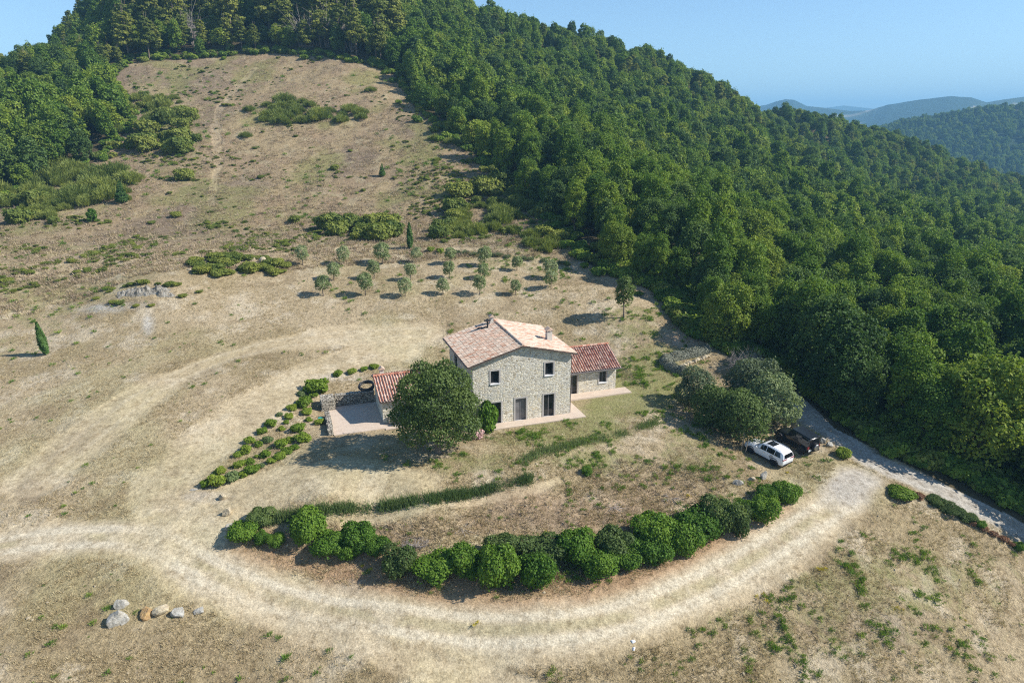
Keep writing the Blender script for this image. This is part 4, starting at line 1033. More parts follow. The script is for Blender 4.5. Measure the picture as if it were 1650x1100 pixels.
# -- trees by the parked cars
ox = [lobed(100 + k, broad_lobes(100 + k, 2.2, .1, 3.7, 18, (.30, .5)), 6500, .12, M[m]) for k, m in enumerate(('olive', 'greyleaf', 'ilex'))]
tr_s = trunk_mesh(12, 1.7, .13, 1.2, 6)
for (px, py, sc, k, lab) in ((1118, 655, 1.0, 1, 'grey green bushy tree on the bank, leftmost of the group above the white car'), (1190, 706, 1.2, 2, 'dark holm oak on the bank directly behind the white car'), (1238, 680, 1.2, 0, 'pale olive green tree on the bank behind the black off-roader'), (1152, 688, 1.05, 2, 'dark shaded tree between the grey green tree and the holm oak'), (1212, 650, 1.2, 1, 'grey green tree at the back of the group above the cars')):
    g = G(px, py); tree('bank_tree', ox[k], tr_s, tuple(g), sc, lab, group='trees on the bank above the cars')
def twigs(seed, n, h, sp, rad=.018):
    r = np.random.default_rng(seed); mb = MB()
    for k in range(n):
        a = r.uniform(0, 6.28); q = np.array((math.cos(a), math.sin(a), 0)) * sp * math.sqrt(r.random()); e = q + np.array((0, 0, h * r.uniform(.6, 1.1) * (1 - .4 * np.linalg.norm(q) / sp))); m = (q * .55 + e * .5)
        mb.tube([(q[0] * .1, q[1] * .1, -.05), m, e], [rad * 1.5, rad, rad * .4], 4, cap=False)
        for j in range(4):
            t = r.uniform(.4, 1); b = m * (1 - t) + e * t; mb.tube([b, b + r.normal(size=3) * .22 * h + (0, 0, .1 * h)], [rad * .7, rad * .3], 4, cap=False)
    return mb.mesh('bare_branches', M['deadwood'], True)
g = G(1202, 604); o = link(bpy.data.objects.new('bare_shrub', twigs(3, 70, 3.0, 2.0))); o.location = g; tag(o, 'leafless grey shrub between the curved hedge and the bank trees', 'shrub')
# -- single trees
iso = lobed(140, broad_lobes(140, 1.15, 1.7, 5.3, 14, (.42, .6)), 3200, .14, M['ilex'])
g = G(1005, 512); tree('young_oak', iso, trunk_mesh(14, 2.4, .10, .7, 6), tuple(g), 1.0, 'young dark oak standing alone on the slope behind the right wing')
def spindle(seed, n, h, r0, leaf, mat):
    r = np.random.default_rng(seed); t = r.random(n) ** .85; a = r.uniform(0, 6.28, n); rad = r0 * (np.sin(np.pi * (t * .93 + .07) ** .75) ** .8) * r.uniform(.75, 1.1, n) * (1 + .15 * np.sin(a * 4 + t * 9))
    P = np.stack([rad * np.cos(a), rad * np.sin(a), .15 + t * (h - .15)], 1); N_ = unit(np.stack([np.cos(a), np.sin(a), np.full(n, .5)], 1) + r.normal(size=(n, 3)) * .35)
    V, F, lv = leaves(P, N_, leaf, r, 1.6); return mesh_np('crown', V, F, mat, attrs={'lv': lv})
cyp = spindle(9, 1800, 3.9, .40, .14, M['cypress']); ctr = trunk_mesh(15, 1.0, .06, .1, 2)
g = G(75, 571); c1 = tree('cypress', cyp, ctr, tuple(g), 1.0, 'slim leaning cypress alone on the dry field at the left'); c1.rotation_euler = (0, R(-5), 1)
g = G(661, 401); tree('cypress', cyp, ctr, tuple(g), 1.08, 'slim upright cypress on the upper edge of the olive grove')
con = lobed(150, [(0, 0, z, 1.15 * (1 - z / 4.4) + .15, .5) for z in np.linspace(.6, 3.8, 8)] + [(.5, .2, 1.2, .7, .5), (-.5, -.3, 1.6, .6, .5)], 1600, .2, M['cypress'])
g = G(197, 327); tree('young_fir', con, ctr, tuple(g), 1.0, 'small dark conifer alone on the left side of the hill meadow')
g = G(150, 358); tree('meadow_sapling', lobed(151, broad_lobes(151, .9, .2, 2.3, 9), 900, .2, M['laurel']), ctr, tuple(g), 1.0, 'small bright green sapling below the conifer on the hill meadow')
g = G(616, 284); tree('young_fir', con, ctr, tuple(g), .62, 'tiny dark conifer in the middle of the hill meadow')
# -- olive grove
olv = [lobed(160 + k, broad_lobes(160 + k, 1.0, .75, 2.45, 10 + k, (.32, .52)), 1500, .12, M['olive'], .5, ragged=.2) for k in range(4)]
olt = [trunk_mesh(170 + k, 1.0, .07, .55, 5) for k in range(2)]
ROWS = [('back', [(488,427,76),(554,426,68),(616,426,92),(671,423,64),(726,424,70),(781,428,76),(833,436,60)]),
        ('middle', [(538,451,74),(603,449,70),(662,451,72),(724,448,70),(778,449,62)]),
        ('front', [(521,477,86),(589,476,90),(653,477,80),(714,475,70),(773,475,78),(831,475,66),(888,465,76),(887,449,80)])]
for row, L in ROWS:
    for i, (px, py, w) in enumerate(L):
        g = G(px, py); sc = w / 3.3 * mpp(g) / 2.0 * .95
        tree('olive_tree', olv[(i * 3 + len(row)) % 4], olt[i % 2], tuple(g), sc * random.uniform(.96, 1.05), '%s young olive tree from the left in the %s row of the grove' % (ordinal(i), row), 'olive tree', 'young olive trees of the grove', szz=random.uniform(.98, 1.1))
lavm = [spray_mesh(180 + k, 380, M['greyleaf'], .3, .7, .10) for k in range(3)]
for i, (px, py) in enumerate(((694,407),(709,409),(737,410),(750,411),(764,413),(791,415),(803,415),(817,418),(844,421),(855,422),(876,424),(902,427))):
    bush('low_shrub', lavm[i % 3] if i > 1 else bush_mesh(185, 500, .2, M['rosemary']), px, py, 14, 11, '%s small shrub from the left lining the top of the olive grove' % ordinal(i), 'shrub', 'shrubs lined along the top of the olive grove', flat=1.1)
# -- laurel hedge round the bend
hm = [bush_mesh(200 + k, 5200, .062, M['laurel'], 1.05, 11) for k in range(6)]
hm2 = [bush_mesh(210 + k, 5200, .062, M['ilex'], 1.05, 11) for k in range(2)]
HEDGE = [(395,882,44,40,2),(421,857,40,36,6),(425,880,22,25,4),(447,887,26,27,0),(498,888,54,62,1),(532,908,52,44,0),(562,908,34,34,5),(578,900,50,52,3),(608,904,36,38,2),(645,935,46,52,7),(702,951,66,54,0),(749,941,48,58,3),(801,958,62,74,5),(811,908,46,46,6),(866,956,56,66,1),(873,916,68,52,7),(929,918,58,64,4),(961,942,58,54,0),(988,908,56,56,6),(1010,924,44,42,2),(1049,898,62,66,3),(1044,917,56,54,5),(1097,902,52,62,1),(1119,878,62,62,4),(1158,868,54,64,7),(1186,866,38,54,6),(1195,830,26,26,4),(1225,846,44,46,5),(1234,813,32,32,3),(1264,814,40,42,1)]
for i, (px, py, w, h, k) in enumerate(HEDGE):
    size = 'tall' if h > 55 else 'small' if h < 36 else 'rounded'
    bush('hedge_bush', (hm + hm2)[k], px, py + 2, w * 1.24, h * 1.0, '%s clipped %s bush of the curved hedge, counted from its left end' % (size, ordinal(i)), 'hedge bush', 'bushes of the curved hedge above the dirt track')
bush('round_bush', hm[3], 945, 768, 20, 17, 'single bright green ball bush on the bare bank below the house', back=.6)
bush('round_bush', bush_mesh(220, 2000, .10, M['rosemary']), 1357, 741, 29, 20, 'round yellow green bush between the black off-roader and the gravel road')
bush('wide_bush', bush_mesh(221, 2600, .09, M['rosemary'], .8, 12), 1450, 810, 48, 26, 'wide low bush at the corner of the gravel track and the shaded road')
for i, (px, py, w, h, me, lab) in enumerate(((1506,816,34,18,hm2[0],'first low dark bush of the strip beside the shaded road'),(1532,833,40,20,hm2[1],'second low dark bush of the strip beside the shaded road'),(1556,843,36,18,hm2[0],'third low dark bush of the strip beside the shaded road'),(1577,853,20,14,hm[4],'small bright bush ending the dark roadside strip'),(1640,890,20,16,hm[0],'dark round bush at the right end of the roadside verge'))):
    bush('verge_bush', me, px, py, w, h, lab, group='bushes on the verge of the shaded road')
dm = [bush_mesh(225 + k, 600, .15, M['deadleaf']) for k in range(2)]
for i, (px, py, w) in enumerate(((1565,848,16),(1584,858,16),(1600,866,14),(1616,874,17),(1629,882,14),(1480,806,18))):
    bush('withered_bush', dm[i % 2], px, py, w, 12, '%s withered brown bush along the verge of the shaded road' % ordinal(i) if i < 5 else 'withered brown bush beside the wide bush at the track corner', group='withered bushes of the road verge', flat=.9)
# -- planted bed left of the patio
BED = [(865,90,150),(770,135,55),(850,150,48),(785,195,100),(705,235,58),(685,290,58),(622,278,42),(805,258,68),(815,310,45),(665,330,38),(565,335,72),(635,370,46),(750,362,90),(885,325,58),(505,388,64),(545,447,66),(485,478,50),(780,437,92),(635,470,82),(695,448,52),(725,493,52),(675,515,65),(425,455,62),(400,515,72),(530,538,68),(625,550,78),(572,580,60),(340,545,52),(470,555,32),(425,590,58),(355,610,68),(500,618,46),(440,645,90),(230,650,72),(388,675,60),(310,690,100),(210,720,108),(135,735,72)]
bm_ = [bush_mesh(230 + k, 1100, .13, M['rosemary'], 1.0, 8) for k in range(4)] + [bush_mesh(235, 900, .13, M['iris'], 1.0, 8)]
order = sorted(BED, key=lambda q: (q[0] - 950) ** 2 + (q[1] - 250) ** 2)
for i, (X, Y, W) in enumerate(order):
    wpx = W / 4.125; bush('bed_shrub', bm_[4] if i % 7 == 6 else bm_[i % 4], 300 + X / 4.125, 600 + Y / 4.125 + wpx * .45, wpx * 1.25, wpx, '%s shrub of the planted bed counting outwards from the low patio wall' % ordinal(i), 'shrub', 'shrubs of the planted bed beside the patio', back=.7, flat=.95)
for i, (px, py, w) in enumerate(((545,608,18),(567,605,18),(587,600,15),(604,597,18))):
    bush('bank_shrub', bm_[i % 4], px, py, w, 12, '%s yellow green shrub from the left along the bank behind the patio' % ordinal(i), 'shrub', 'shrubs on the bank behind the patio', flat=.85)
# -- curved lavender hedge on its low stone edge
cl_ = [np.array(q) for q in smooth_line(gl((1140,566),(1118,572),(1090,578),(1071,584),(1074,592),(1088,598),(1104,604)), 10)]
r_ = np.random.default_rng(6); P = []; Nn = []
for k in range(7000):
    i = r_.integers(0, len(cl_) - 1); c = cl_[i] + (cl_[i + 1] - cl_[i]) * r_.random(); d = cl_[i + 1] - cl_[i]; d /= np.linalg.norm(d); s = np.array([-d[1], d[0]]); a = r_.uniform(0, math.pi)
    P.append((c[0] + s[0] * math.cos(a) * .6, c[1] + s[1] * math.cos(a) * .6, math.sin(a) * .85 * r_.uniform(.9, 1.05) * (1 + .1 * math.sin(i * .7)))); Nn.append((s[0] * math.cos(a), s[1] * math.cos(a), math.sin(a)))
P = np.array(P); P[:, 2] += height(P[:, 0], P[:, 1]); Nn = unit(np.array(Nn) + r_.normal(size=(len(P), 3)) * .35)
V, F, lv = leaves(P, Nn, .12, r_); tag(link(bpy.data.objects.new('lavender_hedge', mesh_np('lavender_hedge', V, F, M['lavender'], attrs={'lv': lv}))), 'clipped grey lavender hedge curving round a low stone edge right of the house', 'hedge')
# -- strips of tall herbs on the terrace edge
def strip(line, wid, h, n, label, seed):
    pts = np.array(smooth_line(gl(*line), 8)); r = np.random.default_rng(seed); seg = np.linalg.norm(np.diff(pts, axis=0), axis=1); cum = np.concatenate([[0], np.cumsum(seg)]); s = r.random(n) * cum[-1]
    x = np.interp(s, cum, pts[:, 0]) + r.normal(size=n) * wid; y = np.interp(s, cum, pts[:, 1]) + r.normal(size=n) * wid
    dens = fbm(s * .9, s * 0, 3, seed); keep = r.random(n) < smooth(.22, .55, dens); x, y, dens = x[keep], y[keep], dens[keep]; n = len(x)
    B = np.stack([x, y, height(x, y)], 1); dr = unit(r.normal(size=(n, 3)) * .3 + (0, 0, 1)); sd = unit(np.cross(dr, unit(r.normal(size=(n, 3))))) * .020; l = (h * r.uniform(.35, 1.0, n) * (.5 + dens))[:, None]
    V = np.stack([B - sd, B + sd, B + dr * l + sd * .3, B + dr * l - sd * .3], 1).reshape(-1, 3)
    tag(link(bpy.data.objects.new('herb_strip', mesh_np('herb_strip', V, np.arange(n * 4).reshape(n, 4), M['iris'], attrs={'lv': np.repeat(np.clip(.45 + r.normal(size=n) * .22, 0, 1), 4)}))), label, 'border plants')
strip(((435,838),(500,828),(570,820),(640,814),(675,808)), .24, .62, 5200, 'strip of tall green herbs along the lawn edge behind the left hedge bushes', 1)
strip(((688,808),(740,800),(790,789),(830,780),(855,772)), .24, .66, 4600, 'darker strip of herbs along the lawn edge below the oak shadow', 2)
strip(((840,745),(880,728),(940,712),(1000,700),(1060,680)), .30, .5, 3800, 'strip of green herbs on the terrace edge right of the house front', 3)

# ------------------------------------------------------------------ meadow shrubs
brm = [spray_mesh(240 + k, 2400, M['broom'], .15, .9, .045) for k in range(4)]; bra = [bush_mesh(246 + k, 1500, .11, M['bramble'], .8, 12) for k in range(3)]
ALLSH = [(cx, cy, rx, ry, n, wa, wb, kind, lab) for cx, cy, rx, ry, n, wa, wb, kind, lab in (
    (465,185,85,22,34,12,32,'broom','rounded green broom bush in the patch on the upper hill meadow'),
    (560,190,26,14,8,12,26,'broom','rounded green broom bush in the patch on the upper hill meadow'),
    (255,190,52,38,24,14,34,'mix','green bush in the overgrown patch beside the left wood'),
    (275,235,55,22,14,16,40,'bramble','yellow green bramble bush below the overgrown patch beside the left wood'),
    (100,305,120,36,64,18,48,'broom','green broom bush in the band below the left wood'),
    (45,335,65,26,20,16,40,'mix','bush at the lower end of the band below the left wood'),
    (800,340,85,42,54,16,44,'mix','green bush in the thicket between meadow and right wood'),
    (740,372,50,16,14,16,34,'mix','green bush in the thicket between meadow and right wood'),
    (585,375,62,14,16,20,46,'bramble','dark bramble bush on the meadow edge above the olive grove'),
    (385,432,78,18,46,12,30,'bramble','bramble bush growing over the stony mound left of the grove'),
    (880,390,26,18,9,18,36,'mix','yellow green bush at the wood edge above the olive grove'),
    (730,235,40,45,9,10,26,'mix','small bush on the upper right edge of the hill meadow'))]
rs = random.Random(4)
for cx, cy, rx, ry, n, wa, wb, kind, lab in ALLSH:
    for k in range(n):
        a, d = rs.uniform(0, 6.28), math.sqrt(rs.random()); px, py = cx + rx * d * math.cos(a), cy + ry * d * math.sin(a); w = rs.uniform(wa, wb)
        me = rs.choice(brm) if kind == 'broom' or (kind == 'mix' and rs.random() < .6) else rs.choice(bra)
        if G(px, py)[1] < 700: bush('meadow_bush', me, px, py + w * .1, w * 1.15, w * .9, lab, 'bush', lab.split(' in the ')[-1].split(' below ')[0] + ' bushes' if False else 'bushes of the hill meadow', flat=.8 if 'mound' in lab else 1.15)
for k in range(16):
    a_ = rs.uniform(0, 6.28); bush('meadow_bush', rs.choice(bra), 238 + 72 * math.cos(a_) * rs.uniform(.8, 1.2), 478 + 18 * math.sin(a_), rs.uniform(10, 24), 9, 'low brown green bush growing round the grey rock outcrop', 'bush', 'bushes round the rock outcrop', flat=.6)
for px, py, w, lab in ((397,225,22,'single round bush with a bright top on the path up the meadow'),(598,150,20,'lone green bush high on the right of the meadow'),(475,360,22,'lone yellow green bush low on the meadow'),(285,352,18,'lone yellow bush low on the left of the meadow'),(300,293,34,'wide low yellow green bush left of the meadow middle'),(190,218,30,'dense green bush at the corner of the left wood'),(290,168,12,'tiny dark bush near the top left of the meadow'),(88,362,22,'yellow green bush at the lower left of the meadow'),(540,275,16,'small yellow bush in the middle of the meadow'),(125,448,12,'tiny bush beside the rock outcrop')):
    bush('meadow_bush', rs.choice(bra) if 'yellow' in lab else rs.choice(brm), px, py, w, w * .7, lab, 'bush', flat=1.1)

# ------------------------------------------------------------------ woods
r_ = np.random.default_rng(21)
fx, fy = [], []
for (y0, y1, st) in ((36, 150, 4.4), (150, 300, 4.7), (300, 570, 5.6)):
    gx, gy = np.meshgrid(np.arange(-270, 420, st), np.arange(y0, y1, st)); gx = gx + r_.uniform(-.42, .42, gx.shape) * st; gy = gy + r_.uniform(-.42, .42, gy.shape) * st
    k = (np.abs(gx) < gy * .80 + 25); fx.append(gx[k]); fy.append(gy[k])
fx, fy = np.concatenate(fx), np.concatenate(fy)
k = ~inside(fx, fy, open_poly) & (poly_dist(fx, fy, open_poly) > 1.2) & ~((poly_dist(fx, fy, ROAD) < 3.6)); fx, fy = fx[k], fy[k]
k = ~((fx < 0) & (fy < 105)); fx, fy = fx[k], fy[k]
fz = height(fx, fy, False)
def project(x, y, z):
    zz = z - CAM_H; w = y * CT - zz * ST; return 825 + FPX * x / w, 550 + FPX * (-y * ST - zz * CT) / w
tx_, ty_ = project(fx, fy, fz + 7)
fs = r_.uniform(.66, 1.2, len(fx)) * (.9 + .35 * fbm(fx / 25, fy / 25, 3, 71))
fs *= np.where((tx_ < 150) & (fy > 195), .72, 1.0); dd = poly_dist(fx, fy, open_poly); fs *= .78 + .22 * smooth(1, 9, dd); fs *= 1 + .25 * (poly_dist(fx, fy, ROAD) < 9)
topx = (tx_ > 175) & (tx_ < 640) & (fy > 226)
pine = (topx & (r_.random(len(fx)) < .62)) | ((fy > 310) & (r_.random(len(fx)) < .22)) | ((tx_ < 200) & (fy > 215) & (r_.random(len(fx)) < .35))
fnear = [lobed(300 + k, broad_lobes(300 + k, (3.1, 3.4, 2.8, 3.1, 2.3)[k], 1.2, (8.2, 7.2, 8.8, 8.0, 9.8)[k], 70, (.14, .30)), 11000, .17, M[('oak', 'maple', 'oak', 'ash', 'oak')[k]], rand=1.3, up=.4, ragged=.22) for k in range(5)]
ffar = [lobed(320 + k, broad_lobes(320 + k, (3.2, 3.5, 2.9, 3.2, 3.0, 2.3)[k], 1.2, (8.2, 7.4, 8.8, 8.0, 7.0, 9.8)[k], 48, (.16, .34)), 3600, .30, M[('oak', 'maple', 'ash', 'oak', 'maple', 'oak')[k]], rand=1.3, up=.4, ragged=.22) for k in range(6)]
ftr = [trunk_mesh(330 + k, 3.0, .16, 1.6, 6) for k in range(2)]
def pine_lobes(seed, h=14.0):
    r = np.random.default_rng(seed); L = []
    for k in range(26):
        t = (k + .5) / 26; z = h * (.30 + .66 * t); d = 3.0 * math.sqrt(max(0, 1 - t ** 2.2)) * r.uniform(.35, 1) + .1; a = k * 2.4 + r.uniform(-.5, .5); q = r.uniform(.8, 1.6) * (1.15 - .35 * t)
        L.append((d * math.cos(a), d * math.sin(a), z, q, q * .5))
    return L
pn = [lobed(340 + k, pine_lobes(340 + k), 3000, .42, M['pine'], 0, .5) for k in range(4)]
ptr = [trunk_mesh(350, 11.0, .22, .8, 4)]
inframe = (tx_ > -15) & (tx_ < 1665) & (ty_ > -25) & (ty_ < 1120)
dist = np.hypot(fx, fy)
mask_ind = np.zeros(len(fx), bool)
# the broadleaf trees that show largest, less the ones buried behind their neighbours
cand = np.where(inframe & ~pine)[0]; cand = cand[np.argsort(dist[cand] / fs[cand])][:300]; mask_ind[cand] = True
pc = np.where(inframe & pine & (fy < 330))[0]; pc = pc[np.argsort(dist[pc])][:110]; mask_ind[pc] = True
for i in np.where(mask_ind)[0]:
    loc = (fx[i], fy[i], fz[i] - .1)
    if pine[i]:
        tree('pine_tree', pn[i % 4], ptr[0], loc, fs[i] * (1.0 if tx_[i] > 190 else .62), 'tall olive green pine in the dark row along the top of the hill meadow' if tx_[i] > 175 else 'pine rising among the broadleaf trees of the wood at the left', 'pine tree', 'pines at the top of the meadow' if tx_[i] > 175 else 'pines of the left wood')
    else:
        if fx[i] < 0: lab, gp = 'round green broadleaf tree in the wood on the left of the hill meadow', 'trees of the left wood'
        elif dd[i] < 5 and fy[i] < 75: lab, gp = 'green broadleaf tree at the front of the wood beside the shaded road', 'trees beside the shaded road'
        elif dd[i] < 5: lab, gp = 'green broadleaf tree at the front of the wood along the olive grove and meadow', 'trees along the edge of the right wood'
        else: lab, gp = 'green broadleaf tree packed inside the wood that covers the right hillside', 'trees inside the right wood'
        tree('broadleaf_tree', fnear[i % 5], ftr[i % 2], loc, fs[i], lab, 'tree', gp)
rest = ~mask_ind & ~pine; P = np.stack([fx, fy, fz - .1], 1)
tag(scatter('woodland', P[rest], fs[rest], ffar, 1, np.stack([fs[rest] * r_.uniform(.8, 1.2, rest.sum()), fs[rest] * r_.uniform(.8, 1.2, rest.sum()), fs[rest] * r_.uniform(.85, 1.15, rest.sum())], 1), .13), 'dense green broadleaf wood covering the right hillside up to its ridge', 'wood', kind='stuff')
rp = ~mask_ind & pine
tag(scatter('pine_woodland', P[rp], fs[rp] * np.where((fy[rp] > 310) | (tx_[rp] < 190), .6, 1.0), pn, 2), 'dark conifers standing along the far ridge of the hill', 'wood', kind='stuff')
# undergrowth under the front of the wood
ed = np.array(smooth_line(open_poly[:len(OPEN_EDGE)], 5)); seg = np.linalg.norm(np.diff(ed, axis=0), axis=1); cum = np.concatenate([[0], np.cumsum(seg)])
n = 1500; s = r_.random(n) * cum[-1]; ux = np.interp(s, cum, ed[:, 0]) + r_.normal(size=n) * 2.2; uy = np.interp(s, cum, ed[:, 1]) + r_.normal(size=n) * 2.2
k = (~inside(ux, uy, open_poly) | ((r_.random(n) < .12) & (uy > 80))) & (poly_dist(ux, uy, ROAD) > 2.9) & (uy > 35); ux, uy = ux[k], uy[k]; us = r_.uniform(.5, 1.7, len(ux))
um = [bush_mesh(360 + k, 700, .17, M['oak']) for k in range(3)] + [bush_mesh(364, 700, .17, M['bramble'])]
tag(scatter('undergrowth', np.stack([ux, uy, height(ux, uy) - .05], 1), us, um, 3), 'low leafy undergrowth along the foot of the woods', 'undergrowth', kind='stuff')
n = 9000; ux, uy = r_.uniform(8, 66, n), r_.uniform(38, 100, n); de = poly_dist(ux, uy, open_poly[:len(OPEN_EDGE)])
k = ~inside(ux, uy, open_poly) & (de < 10) & (poly_dist(ux, uy, ROAD) > 2.7); k &= r_.random(n) < .85; ux, uy = ux[k], uy[k]; us = r_.uniform(.7, 1.7, len(ux))
tag(scatter('roadside_undergrowth', np.stack([ux, uy, height(ux, uy) - .05], 1), us, um, 13), 'thick green undergrowth on the slope below the shaded road', 'undergrowth', kind='stuff')
# woods of the hill across the valley
n = 11000; ma = r_.uniform(R(14), R(46), n); md = r_.uniform(950, 1720, n); mx, my = md * np.sin(ma), md * np.cos(ma); f2 = fbm(mx / 140, my / 140, 4, 41)
k = (f2 < .60) | (r_.random(n) < .12); mx, my = mx[k], my[k]
tag(scatter('valley_woodland', np.stack([mx, my, height(mx, my) - .3], 1), r_.uniform(.8, 1.5, len(mx)), ffar, 4), 'hazy wooded slope of the hill across the valley', 'wood', kind='stuff')

# ------------------------------------------------------------------ grass and weeds
V, gr, ro, RR = GV['V'], GV['green'], GV['rough'], GV['R']
vx, vy = project(V[:, 0], V[:, 1], V[:, 2]); hu, hw = w2h(V[:, 0], V[:, 1])
vis = (vx > -80) & (vx < 1730) & (vy > -20) & (vy < 1160) & ~GV['forest'] & ~((hu > -13.2) & (hu < 18.3) & (hw > -1.5) & (hw < 10.4))
def pick(mask, n, w):
    i = np.where(mask)[0]; p = w[i]; p = p / p.sum(); j = r_.choice(i, min(n, len(i)), replace=False, p=p); q = V[j].copy(); q[:, :2] += r_.normal(size=(len(j), 2)) * .12; return q, j
nz = fbm(V[:, 0] / 3, V[:, 1] / 3, 4, 61); nz2 = fbm(V[:, 0] / 1.1, V[:, 1] / 1.1, 3, 62)
stm = [tuft_mesh(400 + k, 14, M['straw'], .19, .15, .7, .013) for k in range(5)]
q, j = pick(vis & (RR < 118) & (ro > .72), 42000, (.15 + smooth(.4, .65, nz)))
tag(scatter('dry_grass', q, r_.uniform(.5, 1.25, len(q)), stm, 5), 'short dry straw coloured grass over the fields round the house', 'grass', kind='stuff')
hm_ = [tuft_mesh(410 + k, 16, M['straw'], .36, .30, .8, .026) for k in range(3)] + [tuft_mesh(414 + k, 16, M['drystem'], .42, .30, .8, .026) for k in range(3)]
q, j = pick(vis & (RR > 104) & (RR < 275), 22000, (.2 + smooth(.4, .65, nz)))
tag(scatter('meadow_grass', q, r_.uniform(.6, 1.5, len(q)), hm_, 6), 'tall withered grass and dead stems on the hill meadow', 'grass', kind='stuff')
bk = inside(vx, vy, [(470, 845), (700, 835), (880, 795), (1000, 740), (1150, 750), (1180, 800), (1130, 835), (960, 880), (800, 885), (640, 905), (520, 850)])
q, j = pick(vis & bk & (RR < 90), 1700, .2 + nz); tag(scatter('bank_grass', q, r_.uniform(.3, .9, len(q)), hm_[:4], 14), 'rough dead grass and stems on the bank behind the curved hedge', 'grass', kind='stuff')
wm_ = [spray_mesh(420 + k, 60, M['weed'], .5, .8, .16, 'weed') for k in range(4)]
q, j = pick(vis & (RR < 250) & (ro > .8), 4200, (gr + .10) * smooth(.50, .7, nz2) * (.4 + .6 * (vx > 700)))
s = (.06 + .26 * r_.random(len(q)) ** 2) * (1 + np.clip(q[:, 1] - 60, 0, 150) / 70)
tag(scatter('weeds', q, s, wm_, 7), 'small green weeds dotted over the dry ground', 'weeds', kind='stuff')
shm = brm[:2] + bra[:3]
q, j = pick(vis & (RR > 112) & (RR < 262), 1900, (.02 + smooth(.50, .66, fbm(V[:, 0] / 9, V[:, 1] / 9, 3, 63))) * (.4 + gr))
s = r_.uniform(.2, .75, len(q)) * r_.uniform(.6, 1.2, len(q)); tag(scatter('low_scrub', q, s, shm, 10, np.stack([s, s, s * .75], 1)), 'low green scrub scattered over the withered hill meadow', 'scrub', kind='stuff')
yl = [spray_mesh(430 + k, 40, M['yellow'], .35, 1, .22, 'flower') for k in range(2)]
q = np.array([G(*p) for p in ((1318,917),(1330,916),(1219,962),(1231,958),(1440,982),(1438,978),(880,858),(1268,762),(583,912),(598,918),(770,1003),(1110,800),(1555,1000))]); q = np.concatenate([q, q + r_.normal(size=q.shape) * (.3, .3, 0)])
tag(scatter('yellow_weeds', q, r_.uniform(.13, .24, len(q)), yl, 8), 'clumps of tiny yellow flowers in the dry grass of the near fields', 'flowers', kind='stuff')
pm = []
def rock_mesh(seed, mat, sub=3, rough=.3, cuts=13):
    r = np.random.default_rng(seed); bm = bmesh.new(); bmesh.ops.create_icosphere(bm, subdivisions=sub, radius=1)
    V = np.array([v.co for v in bm.verts]); d = unit(r.normal(size=(cuts, 3))); h = r.uniform(.42, .85, cuts)
    for k in range(cuts):
        e = V @ d[k] - h[k]; V = V - np.where(e > 0, e, 0)[:, None] * d[k] * .93
    V += unit(V) * ((fbm(V[:, 0] * 2.4 + seed, V[:, 1] * 2.4 + V[:, 2] * 1.7, 4, seed) - .5) * rough)[:, None]
    for v, c in zip(bm.verts, V): v.co = c
    me = bpy.data.meshes.new('rock'); bm.to_mesh(me); bm.free(); me.materials.append(mat); return me
sm_ = [rock_mesh(440 + k, M['rock_tan'], 1) for k in range(3)]
q, j = pick(vis & (RR < 110) & (ro > .8), 600, np.ones(len(V)))
tag(scatter('loose_stones', q, r_.uniform(.03, .11, len(q)) * (1 + (r_.random(len(q)) > .93)), sm_, 9), 'small loose stones scattered over fields and track', 'stones', kind='stuff')

# ------------------------------------------------------------------ rocks, stakes, brushwood
RK = [rock_mesh(500 + k, M['rock']) for k in range(4)]; RT = [rock_mesh(510 + k, M['rock_tan']) for k in range(3)]; RO = rock_mesh(520, M['rock_ochre'])
def rock(me, px, py, w, sz, label, group=None, rz=0.0, tall=.6, name='boulder'):
    """w: width in pixels; sz: depth over width"""
    g = G(px, py); r = w * mpp(g) * .46; o = link(bpy.data.objects.new(name, me)); o.scale = (r * 1.1, r * sz * 1.1, r * tall * 1.3); o.rotation_euler = (0, 0, rz)
    o.location = (g[0], g[1] + r * sz * .5, g[2] + r * tall * .42); return tag(o, label, 'rock', group)
GR = 'rocks lying in a row on the near field'
rock(RK[0], 195, 981, 24, .8, 'grey boulder standing behind the biggest white rock of the near row', GR, .5, .9)
rock(RK[1], 183, 1009, 33, .9, 'biggest rock of the near row, white and blocky, at its left end', GR, .3, .95)
rock(RK[2], 200, 1003, 18, .8, 'small pale rock leaning on the right of the biggest white rock', GR, 1.2, .8)
rock(RO, 234, 994, 20, 1.2, 'ochre stained rock, the only orange one of the near row', GR, .2, .8)
rock(RT[0], 258, 990, 28, .8, 'tan flat topped rock right of the ochre one', GR, .1, .6)
rock(RK[3], 285, 992, 26, .7, 'grey rock right of the tan flat topped one', GR, -.1, .6)
rock(RK[2], 321, 987, 20, .8, 'flat pale stone sunk in the ground at the right end of the near row', GR, .7, .3)
rock(RT[1], 357, 805, 15, .9, 'angular rock at the end of the planted bed', None, .4, 1.0)
rock(RT[2], 365, 831, 18, .9, 'pale yellow boulder beside the track, midway between bed and hedge', None, .9, 1.0)
rock(RK[3], 369, 853, 18, .7, 'low grey boulder touching the left end of the curved hedge', None, .2, .7)
rock(RK[0], 312, 790, 14, .7, 'flat white slab lying at the end of the planted bed', None, .2, .22, 'stone_slab')
for i, (px, py, w, t, lab) in enumerate(((1191,782,22,.55,'long flat grey rock, left of the three at the foot of the parking bank'),(1212,776,16,.8,'middle tan rock of the three at the foot of the parking bank'),(1231,772,18,1.0,'upright pale grey rock, right of the three at the foot of the parking bank'))):
    rock((RK[0], RT[1], RK[1])[i], px, py, w, .7, lab, 'rocks at the foot of the parking bank', .2 * i, t)
